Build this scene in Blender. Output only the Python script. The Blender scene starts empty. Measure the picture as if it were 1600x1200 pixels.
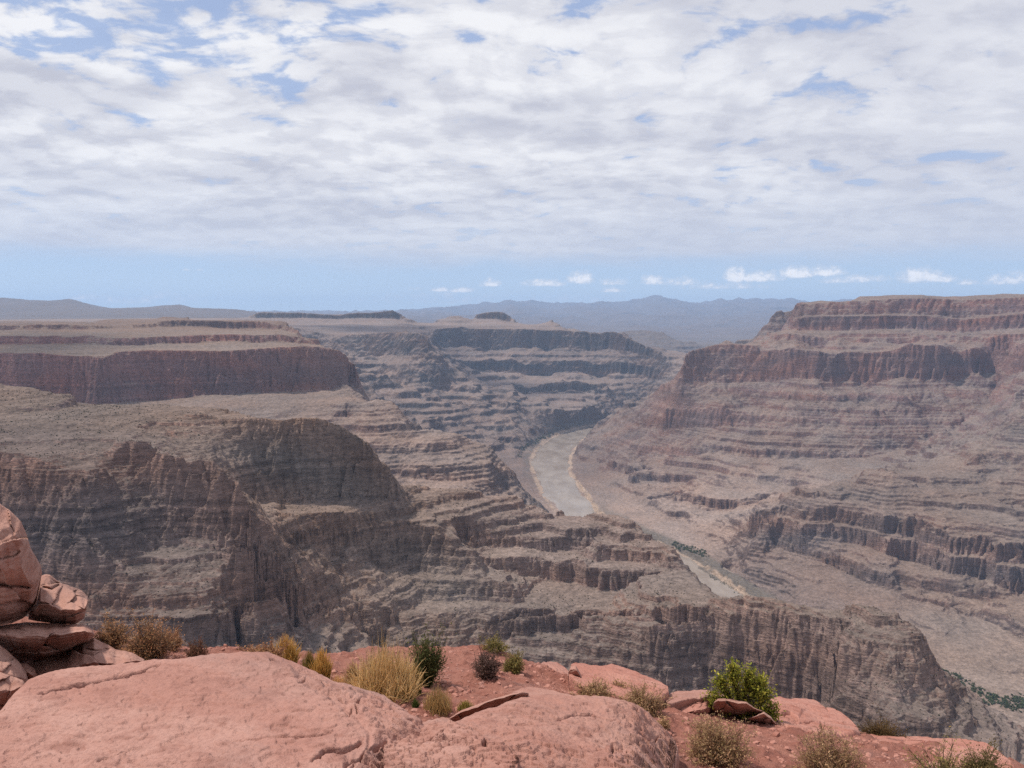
import bpy, math, random
import numpy as np

# ------------------------------------------------------------------ camera, world, sun, exposure
FPX, CX, CY, HY = 1209.0, 800.0, 600.0, 495.0          # focal length and centre in photograph pixels, horizon row
PITCH = math.atan((CY - HY) / FPX)
SC = bpy.context.scene
COL = SC.collection
cam = bpy.data.cameras.new('camera')
cam_o = bpy.data.objects.new('camera', cam)
COL.objects.link(cam_o)
cam.sensor_width = 36.0
cam.lens = 36.0 * FPX / 1600.0
cam.clip_start, cam.clip_end = 0.05, 200000.0
cam_o.location = (0, 0, 0)
cam_o.rotation_euler = (math.pi / 2 - PITCH, 0, 0)
SC.camera = cam_o

SUN_EL, SUN_AZ = math.radians(60), math.radians(-72)     # azimuth measured from the view direction, + to the right
SUN_STRENGTH = 3.9
SKY_STRENGTH = 0.10
SC.view_settings.view_transform = 'Standard'
SC.view_settings.look = 'None'
SC.view_settings.gamma = 1.0
SC.view_settings.exposure = 0.13
SC.cycles.max_bounces = 6
SC.cycles.diffuse_bounces = 3
SC.cycles.glossy_bounces = 2
SC.cycles.volume_bounces = 1
SC.cycles.transparent_max_bounces = 8
SC.cycles.sample_clamp_indirect = 4.0
SC.cycles.sample_clamp_direct = 4.0
SC.cycles.use_denoising = False

sd = bpy.data.lights.new('sun', 'SUN')
sd.energy = SUN_STRENGTH
sd.angle = math.radians(3.0)
sd.color = (1.0, 0.93, 0.83)
so = bpy.data.objects.new('sun', sd)
COL.objects.link(so)
# direction towards the sun
_sx, _sy, _sz = math.sin(SUN_AZ) * math.cos(SUN_EL), math.cos(SUN_AZ) * math.cos(SUN_EL), math.sin(SUN_EL)
from mathutils import Vector
so.rotation_euler = Vector((_sx, _sy, _sz)).to_track_quat('Z', 'Y').to_euler()


class NT:
    """tiny helper to write node trees as expressions"""
    def __init__(self, tree):
        self.t = tree
        tree.nodes.clear()
    def node(self, typ, **kw):
        n = self.t.nodes.new(typ)
        for k, v in kw.items():
            setattr(n, k, v)
        return n
    def put(self, sock, v):
        if v is None:
            return
        if hasattr(v, 'is_linked'):
            self.t.links.new(v, sock)
        elif isinstance(v, (tuple, list)):
            if len(v) == 3 and len(sock.default_value) == 4:
                v = tuple(v) + (1.0,)
            sock.default_value = v
        else:
            sock.default_value = v
    def m(self, op, a, b=None, c=None, clamp=False):
        n = self.node('ShaderNodeMath', operation=op, use_clamp=clamp)
        for s, v in zip(n.inputs, (a, b, c)):
            self.put(s, v)
        return n.outputs[0]
    def vm(self, op, a, b=None, s=None):
        n = self.node('ShaderNodeVectorMath', operation=op)
        self.put(n.inputs[0], a)
        if b is not None:
            self.put(n.inputs[1], b)
        if s is not None:
            self.put(n.inputs['Scale'], s)
        return n.outputs[0]
    def noise(self, vec, scale, detail=4.0, rough=0.55, dist=0.0, typ='FBM'):
        n = self.node('ShaderNodeTexNoise', noise_dimensions='3D', noise_type=typ)
        self.put(n.inputs['Vector'], vec)
        n.inputs['Scale'].default_value = scale
        n.inputs['Detail'].default_value = detail
        n.inputs['Roughness'].default_value = rough
        n.inputs['Distortion'].default_value = dist
        return n.outputs[0]
    def vor(self, vec, scale, feature='F1', out=0):
        n = self.node('ShaderNodeTexVoronoi', feature=feature)
        self.put(n.inputs['Vector'], vec)
        n.inputs['Scale'].default_value = scale
        return n.outputs[out]
    def mix(self, f, a, b, blend='MIX'):
        n = self.node('ShaderNodeMix', data_type='RGBA', blend_type=blend)
        self.put(n.inputs[0], f)
        self.put(n.inputs[6], a)
        self.put(n.inputs[7], b)
        return n.outputs[2]
    def ramp(self, x, lo, hi, a=0.0, b=1.0, smooth=True):
        n = self.node('ShaderNodeMapRange', interpolation_type='SMOOTHSTEP' if smooth else 'LINEAR')
        self.put(n.inputs[0], x)
        n.inputs[1].default_value, n.inputs[2].default_value = lo, hi
        n.inputs[3].default_value, n.inputs[4].default_value = a, b
        return n.outputs[0]
    def xyz(self, x, y, z):
        n = self.node('ShaderNodeCombineXYZ')
        for s, v in zip(n.inputs, (x, y, z)):
            self.put(s, v)
        return n.outputs[0]
    def sep(self, v):
        n = self.node('ShaderNodeSeparateXYZ')
        self.put(n.inputs[0], v)
        return n.outputs


def build_world():
    w = bpy.data.worlds.new('World')
    SC.world = w
    w.use_nodes = True
    n = NT(w.node_tree)
    out = n.node('ShaderNodeOutputWorld')
    bg = n.node('ShaderNodeBackground')
    sky = n.node('ShaderNodeTexSky', sky_type='NISHITA')
    sky.sun_disc = False
    sky.sun_elevation = SUN_EL
    sky.sun_rotation = SUN_AZ
    sky.altitude = 1400.0
    sky.air_density, sky.dust_density, sky.ozone_density = 1.0, 0.7, 1.5
    d = n.node('ShaderNodeTexCoord').outputs['Generated']
    x, y, z = n.sep(d)
    skyc = n.vm('SCALE', sky.outputs[0], s=SKY_STRENGTH)
    # high deck of cloud: the direction meets a plane (slightly curved down to the horizon)
    zz = n.m('MAXIMUM', n.m('ADD', z, 0.19), 0.08)
    u, v = n.m('DIVIDE', x, zz), n.m('DIVIDE', y, zz)
    P = n.xyz(u, v, 0.0)
    warp = n.node('ShaderNodeTexNoise'); n.put(warp.inputs['Vector'], P)
    warp.inputs['Scale'].default_value = 1.6; warp.inputs['Detail'].default_value = 4.0
    Pw = n.vm('ADD', P, n.vm('SCALE', n.vm('SUBTRACT', warp.outputs[1], (0.5, 0.5, 0.5)), s=0.30))
    def density(Q):
        big = n.noise(n.vm('ADD', Q, (3.1, 1.7, 0)), 1.1, 3.0, 0.5)
        cell = n.noise(n.vm('ADD', Q, (11.3, 5.2, 0)), 5.2, 6.0, 0.56)
        puffy = n.m('SUBTRACT', 1.0, n.vor(n.vm('ADD', Q, (1.7, 2.2, 0)), 9.5))
        fine = n.noise(n.vm('ADD', n.vm('MULTIPLY', Q, (0.8, 1.2, 1)), (7.7, 2.2, 0)), 22.0, 6.0, 0.62)
        return n.m('ADD', n.m('ADD', n.m('MULTIPLY', big, 0.32), n.m('MULTIPLY', cell, 0.72)), n.m('ADD', n.m('MULTIPLY', fine, 0.25), n.m('MULTIPLY', puffy, 0.20)))
    d0 = density(Pw)
    d1 = density(n.vm('ADD', Pw, (-0.045, 0.075, 0.0)))
    up = n.ramp(z, 0.17, 0.36)                                        # gaps only high up, most of them to the left
    gaps = n.m('MULTIPLY', up, n.m('SUBTRACT', 0.085, n.m('MULTIPLY', x, 0.075)))
    dens = n.m('SUBTRACT', n.m('ADD', d0, 0.135), gaps)
    cover = n.ramp(dens, 0.66, 0.80)
    shade = n.ramp(n.m('SUBTRACT', d0, d1), -0.13, 0.13)               # side turned to the sun is brighter
    soft = n.noise(n.vm('ADD', n.vm('MULTIPLY', P, (0.6, 1.0, 1)), (1.3, 8.8, 0.0)), 2.0, 5.0, 0.56)
    light = n.m('ADD', n.m('MULTIPLY', shade, 0.45), n.m('MULTIPLY', n.ramp(soft, 0.60, 0.40), 0.55))
    ccol = n.mix(light, (0.52, 0.525, 0.595), (0.86, 0.855, 0.87))
    ccol = n.mix(n.ramp(x, -0.1, 0.5, 0.0, 0.30), ccol, (0.60, 0.615, 0.69))
    blue = n.mix(n.ramp(z, 0.1, 0.4), (0.42, 0.53, 0.76), (0.30, 0.41, 0.67))
    skyc = n.mix(0.8, skyc, blue)
    # the deck ends in a level edge above the horizon and thins out into a veil near it
    edge = n.m('ADD', z, n.m('MULTIPLY', n.m('SUBTRACT', n.noise(n.vm('MULTIPLY', d, (3.0, 3.0, 14.0)), 1.6, 5.0, 0.6), 0.5), 0.045))
    deck = n.ramp(edge, 0.052, 0.090)
    veil = n.ramp(z, 0.07, 0.24, 0.72, 0.0)
    ccol = n.mix(n.ramp(z, 0.05, 0.20, 0.75, 0.0), ccol, (0.565, 0.60, 0.70))
    cover = n.m('MAXIMUM', cover, veil)
    cover = n.m('MULTIPLY', n.m('MAXIMUM', cover, 0.16), deck)
    # low band under the deck: pale blue
    band = n.ramp(z, -0.01, 0.16, 1.0, 0.0)
    base = n.mix(n.m('MULTIPLY', band, 0.85), skyc, n.mix(n.ramp(z, 0.0, 0.085), (0.62, 0.75, 0.87), (0.47, 0.63, 0.81)))
    # scattered small cumulus far off, low over the horizon: lens-shaped puffs at bearings (azimuth, elevation) in radians
    az = n.m('ARCTAN2', x, y)
    puff = [  # px, py, halfwidth px, halfheight px, strength
        (766, 441, 17, 8, 1.0), (850, 442, 38, 6, .8), (908, 433, 24, 12, 1.0), (957, 440, 26, 6, .7), (955, 453, 20, 4.5, .9),
        (1018, 438, 19, 8, .95), (1068, 440, 34, 7, .55), (1150, 429, 17, 13, 1.0), (1190, 432, 38, 9, .95), (1245, 426, 30, 9, .95),
        (1290, 424, 30, 8, .9), (1330, 436, 50, 6, .6), (1438, 429, 30, 13, 1.0), (1470, 435, 25, 6, .7), (1570, 437, 26, 8, .95),
        (1610, 431, 30, 9, .9), (1700, 432, 50, 10, .9), (1515, 441, 14, 4, .6), (687, 452, 15, 4, .75), (722, 453, 20, 4.5, .8),
        (645, 451, 12, 3, .4), (130, 464, 20, 4, .6), (200, 468, 90, 7, .35), (270, 464, 60, 6, .3), (315, 421, 8, 2.5, .5),
        (290, 421, 5, 2, .4), (700, 468, 120, 7, .25), (900, 468, 100, 6, .3), (1130, 447, 60, 5, .5), (-120, 440, 60, 10, .8)]
    nz = n.noise(n.vm('MULTIPLY', d, (1, 1, 1.25)), 95.0, 6.0, 0.66)
    nz2 = n.noise(n.vm('MULTIPLY', d, (1, 1, 1.4)), 40.0, 4.0, 0.6)
    acc, shade = None, None
    for px, py, hw, hh, st in puff:
        vx, vy = (px - CX) / FPX, (CY - py) / FPX
        Y, Z = math.cos(PITCH) + vy * math.sin(PITCH), -math.sin(PITCH) + vy * math.cos(PITCH)
        L = math.sqrt(vx * vx + Y * Y + Z * Z)
        a0, e0 = math.atan2(vx, Y), Z / L
        da = n.m('DIVIDE', n.m('SUBTRACT', az, a0), hw / FPX)
        de = n.m('DIVIDE', n.m('SUBTRACT', z, e0 - 0.45 * hh / FPX), 1.45 * hh / FPX)
        de = n.m('MAXIMUM', de, n.m('MULTIPLY', de, -3.0))          # flat underside
        r2 = n.m('ADD', n.m('MULTIPLY', da, da), n.m('MULTIPLY', de, de))
        g = n.m('MULTIPLY', n.m('SUBTRACT', 1.15, r2), st)
        acc = g if acc is None else n.m('MAXIMUM', acc, g)
    pd = n.m('ADD', acc, n.m('ADD', n.m('MULTIPLY', n.m('SUBTRACT', nz, 0.5), 2.6), n.m('MULTIPLY', n.m('SUBTRACT', nz2, 0.5), 1.5)))
    pm = n.ramp(pd, -0.05, 0.85, 0.0, 1.0, False)
    pc = n.mix(n.ramp(pd, 0.45, 1.25), (0.68, 0.73, 0.82), (1.02, 1.0, 1.0))
    col = n.mix(cover, base, ccol)
    col = n.mix(pm, col, pc)
    col = n.mix(n.ramp(z, -0.03, -0.005, 1.0, 0.0), col, (0.40, 0.42, 0.46))
    n.put(bg.inputs[0], col)
    bg.inputs[1].default_value = 1.0
    n.t.links.new(bg.outputs[0], out.inputs[0])

build_world()


# ------------------------------------------------------------------ geometry helpers
def ray(px, py):
    """direction of the photograph's pixel, scaled so that Y = 1"""
    vx, vy = (np.asarray(px, float) - CX) / FPX, (CY - np.asarray(py, float)) / FPX
    Y = math.cos(PITCH) + vy * math.sin(PITCH)
    Z = -math.sin(PITCH) + vy * math.cos(PITCH)
    return vx / Y, Z / Y

def proj_row(z_over_d):
    """photograph row of a point with Z/Y"""
    a = np.arctan(z_over_d) + PITCH
    return CY - FPX * np.tan(a)

def tag(o, label=None, cat=None, group=None, kind=None):
    if label: o['label'] = label
    if cat: o['category'] = cat
    if group: o['group'] = group
    if kind: o['kind'] = kind
    return o

def mesh_obj(name, verts, faces, mat=None, parent=None, smooth=True, cols=None):
    """faces: (n,4) or (n,3) int array or list of such"""
    me = bpy.data.meshes.new(name)
    verts = np.ascontiguousarray(verts, dtype=np.float32)
    if not isinstance(faces, list):
        faces = [faces]
    faces = [np.asarray(f, dtype=np.int32) for f in faces if len(f)]
    nl = sum(f.size for f in faces)
    nf = sum(len(f) for f in faces)
    me.vertices.add(len(verts)); me.loops.add(nl); me.polygons.add(nf)
    me.vertices.foreach_set('co', verts.ravel())
    me.loops.foreach_set('vertex_index', np.concatenate([f.ravel() for f in faces]))
    sizes = np.concatenate([np.full(len(f), f.shape[1], np.int32) for f in faces])
    starts = np.concatenate([[0], np.cumsum(sizes)[:-1]]).astype(np.int32)
    me.polygons.foreach_set('loop_start', starts)
    me.polygons.foreach_set('loop_total', sizes)
    me.polygons.foreach_set('use_smooth', np.full(nf, smooth, bool))
    if cols is not None:
        a = me.color_attributes.new('rock', 'FLOAT_COLOR', 'POINT')
        c = np.ones((len(verts), 4), np.float32); c[:, :cols.shape[1]] = cols
        a.data.foreach_set('color', c.ravel())
    me.update(calc_edges=True)
    if mat: me.materials.append(mat)
    o = bpy.data.objects.new(name, me)
    COL.objects.link(o)
    if parent: o.parent = parent
    return o

def empty(name, loc):
    o = bpy.data.objects.new(name, None)
    COL.objects.link(o)
    o.location = loc
    return o

_rg = np.random.default_rng(7)
_GA = _rg.random(256) * 2 * np.pi
_GX, _GY = np.cos(_GA).astype(np.float32), np.sin(_GA).astype(np.float32)
_G3 = _rg.normal(size=(256, 3)); _G3 = (_G3 / np.linalg.norm(_G3, axis=1)[:, None]).astype(np.float32)

def pn(x, y, seed=0):
    """2-D gradient noise, about -1..1"""
    xf, yf = np.floor(x), np.floor(y)
    xi, yi = xf.astype(np.int64).astype(np.uint32), yf.astype(np.int64).astype(np.uint32)
    fx, fy = (x - xf).astype(np.float32), (y - yf).astype(np.float32)
    u, v = fx * fx * fx * (fx * (fx * 6 - 15) + 10), fy * fy * fy * (fy * (fy * 6 - 15) + 10)
    s = np.uint32((seed * 2654435761 + 12345) & 0xffffffff)
    def g(dx, dy):
        h = (xi + np.uint32(dx)) * np.uint32(374761393) + (yi + np.uint32(dy)) * np.uint32(668265263) + s
        h = (h ^ (h >> np.uint32(13))) * np.uint32(1274126177)
        h = ((h ^ (h >> np.uint32(16))) & np.uint32(255)).astype(np.int32)
        return _GX[h] * (fx - dx) + _GY[h] * (fy - dy)
    a = g(0, 0); a += u * (g(1, 0) - a)
    b = g(0, 1); b += u * (g(1, 1) - b)
    return 1.5 * (a + v * (b - a))

def pn3(p, seed=0):
    f = np.floor(p); i = f.astype(np.int64).astype(np.uint32); r = (p - f).astype(np.float32)
    w = r * r * r * (r * (r * 6 - 15) + 10)
    s = np.uint32((seed * 2654435761 + 777) & 0xffffffff)
    out = 0
    for dx in (0, 1):
        for dy in (0, 1):
            for dz in (0, 1):
                h = (i[:, 0] + np.uint32(dx)) * np.uint32(374761393) + (i[:, 1] + np.uint32(dy)) * np.uint32(668265263) + (i[:, 2] + np.uint32(dz)) * np.uint32(2246822519) + s
                h = (h ^ (h >> np.uint32(13))) * np.uint32(1274126177)
                h = ((h ^ (h >> np.uint32(16))) & np.uint32(255)).astype(np.int32)
                G = _G3[h]
                d = G[:, 0] * (r[:, 0] - dx) + G[:, 1] * (r[:, 1] - dy) + G[:, 2] * (r[:, 2] - dz)
                k = (w[:, 0] if dx else 1 - w[:, 0]) * (w[:, 1] if dy else 1 - w[:, 1]) * (w[:, 2] if dz else 1 - w[:, 2])
                out = out + d * k
    return 1.5 * out

def fbm3(p, lam, octaves=4, gain=0.5, seed=0):
    t, a = 0, 1.0
    for k in range(octaves):
        t = t + a * pn3(p / lam, seed + k)
        lam *= 0.5; a *= gain
    return t

def sstep(x, a, b):
    t = np.clip((x - a) / (b - a), 0, 1)
    return t * t * (3 - 2 * t)

def noise1(x, seed):
    return pn(np.asarray(x, np.float32), np.full_like(np.asarray(x, np.float32), 0.37), seed)

def solve_field(nc, nr, fixed, val):
    """membrane through the fixed cells, coarse to fine"""
    pyr = [(fixed.astype(np.float32), np.where(fixed, val, 0).astype(np.float32))]
    while min(pyr[-1][0].shape) > 12:
        f, v = pyr[-1]
        a, b = (f.shape[0] + 1) // 2, (f.shape[1] + 1) // 2
        F = np.zeros((a * 2, b * 2), np.float32); V = F.copy()
        F[:f.shape[0], :f.shape[1]] = f; V[:f.shape[0], :f.shape[1]] = v * f
        F4 = F.reshape(a, 2, b, 2).sum((1, 3)); V4 = V.reshape(a, 2, b, 2).sum((1, 3))
        pyr.append(((F4 > 0).astype(np.float32), np.where(F4 > 0, V4 / np.maximum(F4, 1), 0)))
    u = None
    for lev, (f, v) in enumerate(reversed(pyr)):
        m = f > 0
        if u is None:
            u = np.full(f.shape, v[m].mean(), np.float32)
        else:
            u = np.repeat(np.repeat(u, 2, 0), 2, 1)[:f.shape[0], :f.shape[1]]
        u[m] = v[m]
        for it in range(260 if f.size < 60000 else 110):
            p = np.pad(u, 1, mode='edge')
            n = 0.25 * (p[:-2, 1:-1] + p[2:, 1:-1] + p[1:-1, :-2] + p[1:-1, 2:])
            u = np.where(m, v, u + 1.0 * (n - u))
    return u
# ------------------------------------------------------------------ canyon terrain
# Survey lines of the canyon: (photo column, photo row, distance) of rims, cliff feet, ridges and banks; a membrane through
# them gives the smooth relief, which is then warped, gullied and cut into strata.
Z_RIVER = -1000.0
def flat(pts, z=Z_RIVER):
    """points of known height: their distance follows from the ray"""
    return [(px, py, z / float(ray(px, py)[1])) for px, py in pts]

LINES = []
def L(*pts): LINES.append(list(pts))
XL, XR = -300, 1900
# far range and far plateaus
L((XL, 497, 40000), (400, 497, 40000), (560, 497, 40000), (640, 497, 40000), (690, 490, 40000), (740, 484, 40000), (790, 476, 40000), (830, 478, 40000),
  (870, 482, 40000), (900, 484, 40000), (940, 482, 40000), (975, 478, 40000), (1000, 472, 40000), (1025, 470, 40000), (1050, 473, 40000), (1075, 478, 40000),
  (1100, 479, 40000), (1140, 475, 40000), (1200, 476, 40000), (1300, 478, 40000), (1500, 480, 40000), (XR, 482, 40000))
L((XL, 499, 56000), (XR, 499, 56000))
L((480, 503, 30000), (560, 503, 30000), (700, 500, 30000), (800, 497, 30000), (900, 500, 30000), (1000, 499, 30000), (1100, 503, 30000), (1200, 500, 30000), (XR, 500, 30000))
L((560, 508, 24000), (700, 507, 24000), (800, 512, 24000), (900, 514, 24000), (1000, 518, 24000), (1100, 516, 24000), (1200, 512, 24000), (XR, 505, 24000))
L((620, 515, 17000), (750, 515, 17000), (880, 525, 17000), (950, 533, 17000), (1060, 545, 17000), (1180, 540, 17000), (XR, 525, 17000))
L((960, 524, 12500), (985, 518, 12500), (1010, 518, 12500), (1035, 522, 12400), (1052, 531, 12200), (1075, 536, 12200), (1092, 545, 12000))
L((970, 545, 11800), (1010, 545, 11700), (1060, 556, 11500), (1100, 566, 11500))
L((1092, 560, 12400), (1180, 553, 12500), (1300, 545, 12500), (XR, 545, 12500))
L((XL, 480, 16000), (-100, 474, 16000), (0, 473, 16000), (100, 473, 16000), (125, 479, 16000), (150, 484, 16000), (175, 485, 16000), (192, 493, 16000), (225, 491, 16000),
  (255, 485, 16000), (285, 484, 16000), (310, 490, 16000), (380, 494, 16000), (410, 498, 16000), (480, 503, 16000), (620, 505, 16000))
L((XL, 501, 19000), (400, 501, 19000))
L((XL, 500, 12500), (0, 499, 12500), (190, 498, 12500), (300, 497, 12000), (400, 499, 12000))
# plateau of the left mesa
L((XL, 501, 8500), (0, 500, 8500), (130, 498, 8500), (300, 496, 8500), (380, 497, 8000))
L((XL, 504, 5200), (0, 504, 5200), (130, 501, 5200), (165, 501, 5200), (175, 497, 5100), (200, 497, 5000), (235, 500, 5000), (255, 494, 5000), (295, 493, 5000), (310, 498, 5000), (400, 499, 5000), (450, 503, 4700))
L((XL, 507, 3850), (0, 508, 3850), (130, 508, 3900), (190, 507, 4000), (240, 504, 4100), (300, 500, 4200), (400, 502, 4200), (440, 505, 4000), (470, 514, 3850))
L((XL, 514, 3838), (0, 515, 3838), (130, 515, 3888), (240, 511, 4090), (300, 509, 4188), (400, 510, 4188), (440, 513, 3988), (468, 521, 3838))
L((XL, 524, 3360), (0, 524, 3360), (160, 527, 3320), (300, 523, 3450), (440, 522, 3580), (500, 530, 3640))
L((XL, 537, 3342), (0, 537, 3342), (160, 538, 3302), (300, 535, 3436), (440, 533, 3566), (510, 538, 3620))
L((XL, 551, 3050), (0, 551, 3060), (60, 552, 3050), (110, 556, 3030), (160, 557, 3010), (190, 549, 3080), (230, 546, 3150), (350, 546, 3200), (440, 541, 3300), (495, 541, 3400), (530, 548, 3500), (548, 560, 3600), (554, 585, 3800))
L((XL, 640, 2990), (0, 635, 3000), (100, 632, 2995), (160, 628, 2975), (250, 625, 3110), (350, 614, 3165), (440, 612, 3265), (500, 611, 3355), (540, 606, 3460), (556, 602, 3700))
L((230, 655, 2780), (300, 652, 2750), (400, 655, 2800), (510, 656, 2900), (540, 652, 3000))
# side canyon between the left mesa and the middle mesa
L((450, 512, 7000), (480, 515, 7000), (520, 522, 7000), (560, 521, 6900), (600, 519, 6800), (650, 519, 6750), (668, 524, 6700))
L((480, 545, 6850), (520, 556, 6800), (570, 559, 6700), (600, 556, 6650), (650, 556, 6600), (690, 555, 6620))
L((470, 500, 8800), (540, 502, 8600), (640, 504, 8400), (662, 514, 8100), (678, 520, 8000))
L((400, 489, 9000), (415, 487, 9000), (465, 487, 9000), (480, 490, 9000), (535, 491, 9000), (555, 489, 9000), (580, 488, 9000), (600, 485, 9000), (616, 485, 9000), (628, 492, 9000), (636, 500, 8900))
L((400, 497, 8965), (470, 497, 8965), (540, 498, 8965), (600, 497, 8962), (630, 501, 8955))
L((400, 501, 8700), (540, 501, 8700), (632, 503, 8650))
L((400, 505, 10500), (640, 520, 10500), (900, 535, 10500), (1050, 575, 10500))
# middle mesa
L((745, 493, 9300), (757, 488, 9300), (770, 487, 9300), (788, 487, 9300), (797, 494, 9300), (802, 499, 9200))
L((735, 499, 9262), (770, 499, 9264), (800, 501, 9255))
L((676, 503, 9000), (690, 497, 9100), (710, 493, 9100), (728, 497, 9100), (740, 502, 9000))
L((836, 505, 8900), (850, 500, 8950), (862, 499, 8950), (872, 506, 8900), (878, 511, 8800))
L((668, 506, 8700), (760, 503, 8700), (830, 505, 8700), (870, 510, 8600), (890, 516, 8500))
L((678, 513, 8300), (700, 511, 8300), (760, 512, 8350), (800, 513, 8350), (860, 515, 8300), (890, 517, 8300), (930, 518, 8250), (960, 518, 8200), (985, 530, 8100), (1005, 538, 8000), (1030, 548, 7900), (1050, 566, 7750))
L((680, 543, 8240), (760, 545, 8290), (795, 547, 8280), (830, 543, 8290), (880, 545, 8240), (950, 545, 8170), (1000, 552, 8000), (1035, 563, 7850), (1050, 580, 7690))
L((690, 563, 7950), (760, 565, 8000), (850, 567, 8020), (950, 564, 8000), (1000, 570, 7900), (1035, 578, 7760))
L((790, 604, 7470), (850, 603, 7500), (900, 598, 7540), (950, 600, 7550))
L((790, 616, 7440), (850, 616, 7470), (900, 614, 7510), (950, 613, 7520))
L((690, 579, 7920), (760, 582, 7970), (850, 584, 7990), (950, 581, 7970), (1000, 586, 7870), (1035, 592, 7730))
L((560, 585, 6350), (600, 590, 6350), (650, 600, 6350), (700, 612, 6500))
L((590, 610, 6000), (640, 620, 6050), (680, 628, 6150), (760, 633, 6250), (790, 640, 6300), (850, 640, 6600), (950, 638, 7150), (1040, 622, 7400))
L((760, 655, 6000), (800, 655, 6080), (830, 668, 6150))
L(*flat([(1010, 655), (960, 659), (925, 664), (880, 671), (850, 683), (822, 700), (812, 716), (812, 735), (818, 755), (830, 775), (848, 795)], -980))
L((560, 620, 4800), (600, 660, 4900), (640, 682, 5000), (700, 700, 5200), (770, 712, 5350))
L(*flat([(600, 740), (700, 745), (790, 755)], -960))
# river banks and bed
LB = flat([(1010, 655.5), (945, 664), (905, 670), (880, 676), (855, 687), (838, 702), (831, 716), (832, 735), (838, 752), (848, 772), (860, 792), (900, 830), (960, 880), (1020, 920), (1080, 965), (1150, 1020), (1300, 1110)])
RB = flat([(1010, 656.5), (962, 664.5), (944, 667.5), (925, 676), (910, 687), (903, 697), (892, 712), (890, 722), (892, 742), (905, 760), (918, 776), (933, 800), (1000, 838), (1040, 855), (1072, 870), (1090, 880), (1109, 892), (1137, 910), (1158, 925), (1250, 985), (1400, 1080)])
L(*LB); L(*RB)
L(*flat([(1010, 656), (950, 666), (915, 674), (880, 690), (862, 708), (858, 722), (862, 745), (878, 770), (898, 800), (960, 850), (1040, 890), (1100, 940), (1200, 1010), (1340, 1100)], -1012))
L(*flat([(960, 661.5), (935, 671), (915, 686), (906, 698), (896, 714), (894, 722), (896, 740), (908, 757), (921, 772), (938, 796), (1002, 832), (1040, 848), (1074, 863), (1111, 885), (1139, 903), (1162, 920)], -988))
L(*flat([(975, 800), (1020, 832), (1060, 848), (1130, 885), (1230, 935), (1290, 955), (1450, 1015), (1500, 1040), (1560, 1066), (1620, 1098), (1750, 1160)], -980))
L(*flat([(1180, 932), (1300, 990), (1420, 1040), (1520, 1100), (1620, 1150), (1750, 1230)], -992))
# ridge running down from the left mesa to the river
L((505, 611, 3330), (545, 618, 3220), (585, 624, 3150), (622, 626, 3100), (634, 645, 3050), (648, 656, 3000), (690, 676, 3000), (724, 690, 3000), (766, 697, 3000), (785, 715, 3000), (805, 737, 3000), (822, 770, 3000), (840, 783, 3020), (860, 797, 3060))
L((590, 643, 3020), (622, 647, 2990), (645, 664, 2950))
L((600, 662, 2920), (655, 661, 2930), (677, 673, 2930))
L((610, 684, 2870), (640, 682, 2880), (675, 683, 2890))
L((640, 723, 2680), (700, 725, 2700), (760, 719, 2800), (790, 735, 2880), (812, 765, 2960))
L((640, 744, 2650), (700, 747, 2660), (760, 743, 2740), (790, 768, 2830))
L((600, 700, 2750), (625, 697, 2760), (640, 712, 2720))
L((600, 745, 2600), (632, 745, 2620))
L((600, 790, 2400), (700, 778, 2480), (800, 800, 2550))
# mesa beyond the river on the right
L((1235, 496, 6400), (1246, 474, 5400), (1262, 469, 5450), (1285, 466, 5600), (1330, 464, 5750), (1390, 460, 5800), (1440, 458, 5800), (1462, 461, 5700), (1480, 463, 5650), (1500, 463, 5700), (1530, 459, 5800), (1565, 456, 5900), (1600, 456, 5900), (XR, 452, 5900))
L((1246, 476, 5330), (1300, 470, 5280), (1380, 466, 5230), (1450, 465, 5200), (1500, 466, 5180), (1600, 462, 5000), (XR, 456, 4800))
L((1240, 494, 5260), (1300, 491, 5220), (1380, 490, 5170), (1440, 490, 5150), (1500, 496, 5100), (1600, 486, 4950))
L((1246, 497, 5230), (1300, 494, 5180), (1380, 493, 5130), (1440, 493, 5110), (1500, 499, 5060), (1600, 489, 4910))
L((1232, 515, 5200), (1300, 516, 5150), (1360, 513, 5110), (1420, 512, 5090), (1500, 520, 5020), (1550, 514, 4950), (1600, 510, 4880), (XR, 505, 4600))
L((1206, 521, 5120), (1300, 525, 5040), (1450, 523, 4980), (1520, 526, 4920), (1600, 521, 4780), (XR, 518, 4500))
L((1206, 533, 5090), (1300, 536, 5010), (1450, 534, 4950), (1520, 537, 4890), (1600, 532, 4740), (XR, 530, 4450))
L((1067, 580, 4990), (1071, 556, 5020), (1080, 546, 5050), (1106, 539, 5100), (1150, 538, 5100), (1183, 540, 5050), (1192, 558, 4990), (1205, 549, 4960), (1240, 548, 4880), (1285, 550, 4840), (1300, 556, 4800), (1320, 547, 4820), (1355, 548, 4790), (1400, 545, 4760), (1430, 542, 4740), (1478, 541, 4700),
  (1495, 556, 4760), (1509, 543, 4780), (1530, 543, 4760), (1547, 562, 4850), (1570, 560, 4800), (1590, 538, 4600), (1620, 530, 4500), (XR, 530, 4200))
L((1062, 591, 4960), (1110, 596, 4990), (1190, 597, 4950), (1240, 594, 4820), (1271, 592, 4790), (1310, 594, 4770), (1360, 592, 4740), (1425, 592, 4700), (1478, 594, 4660), (1497, 596, 4720), (1515, 582, 4740), (1547, 583, 4780), (1575, 586, 4600), (1620, 582, 4420), (XR, 590, 4100))
L((1185, 531, 6800), (1188, 512, 6850), (1205, 501, 6850), (1213, 487, 6900), (1224, 484, 6900), (1232, 488, 6900), (1243, 482, 6900), (1300, 478, 6900))
L((1186, 545, 6650), (1250, 545, 6650))
L((1060, 600, 6000), (1110, 575, 6100), (1180, 560, 6200))
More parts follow.
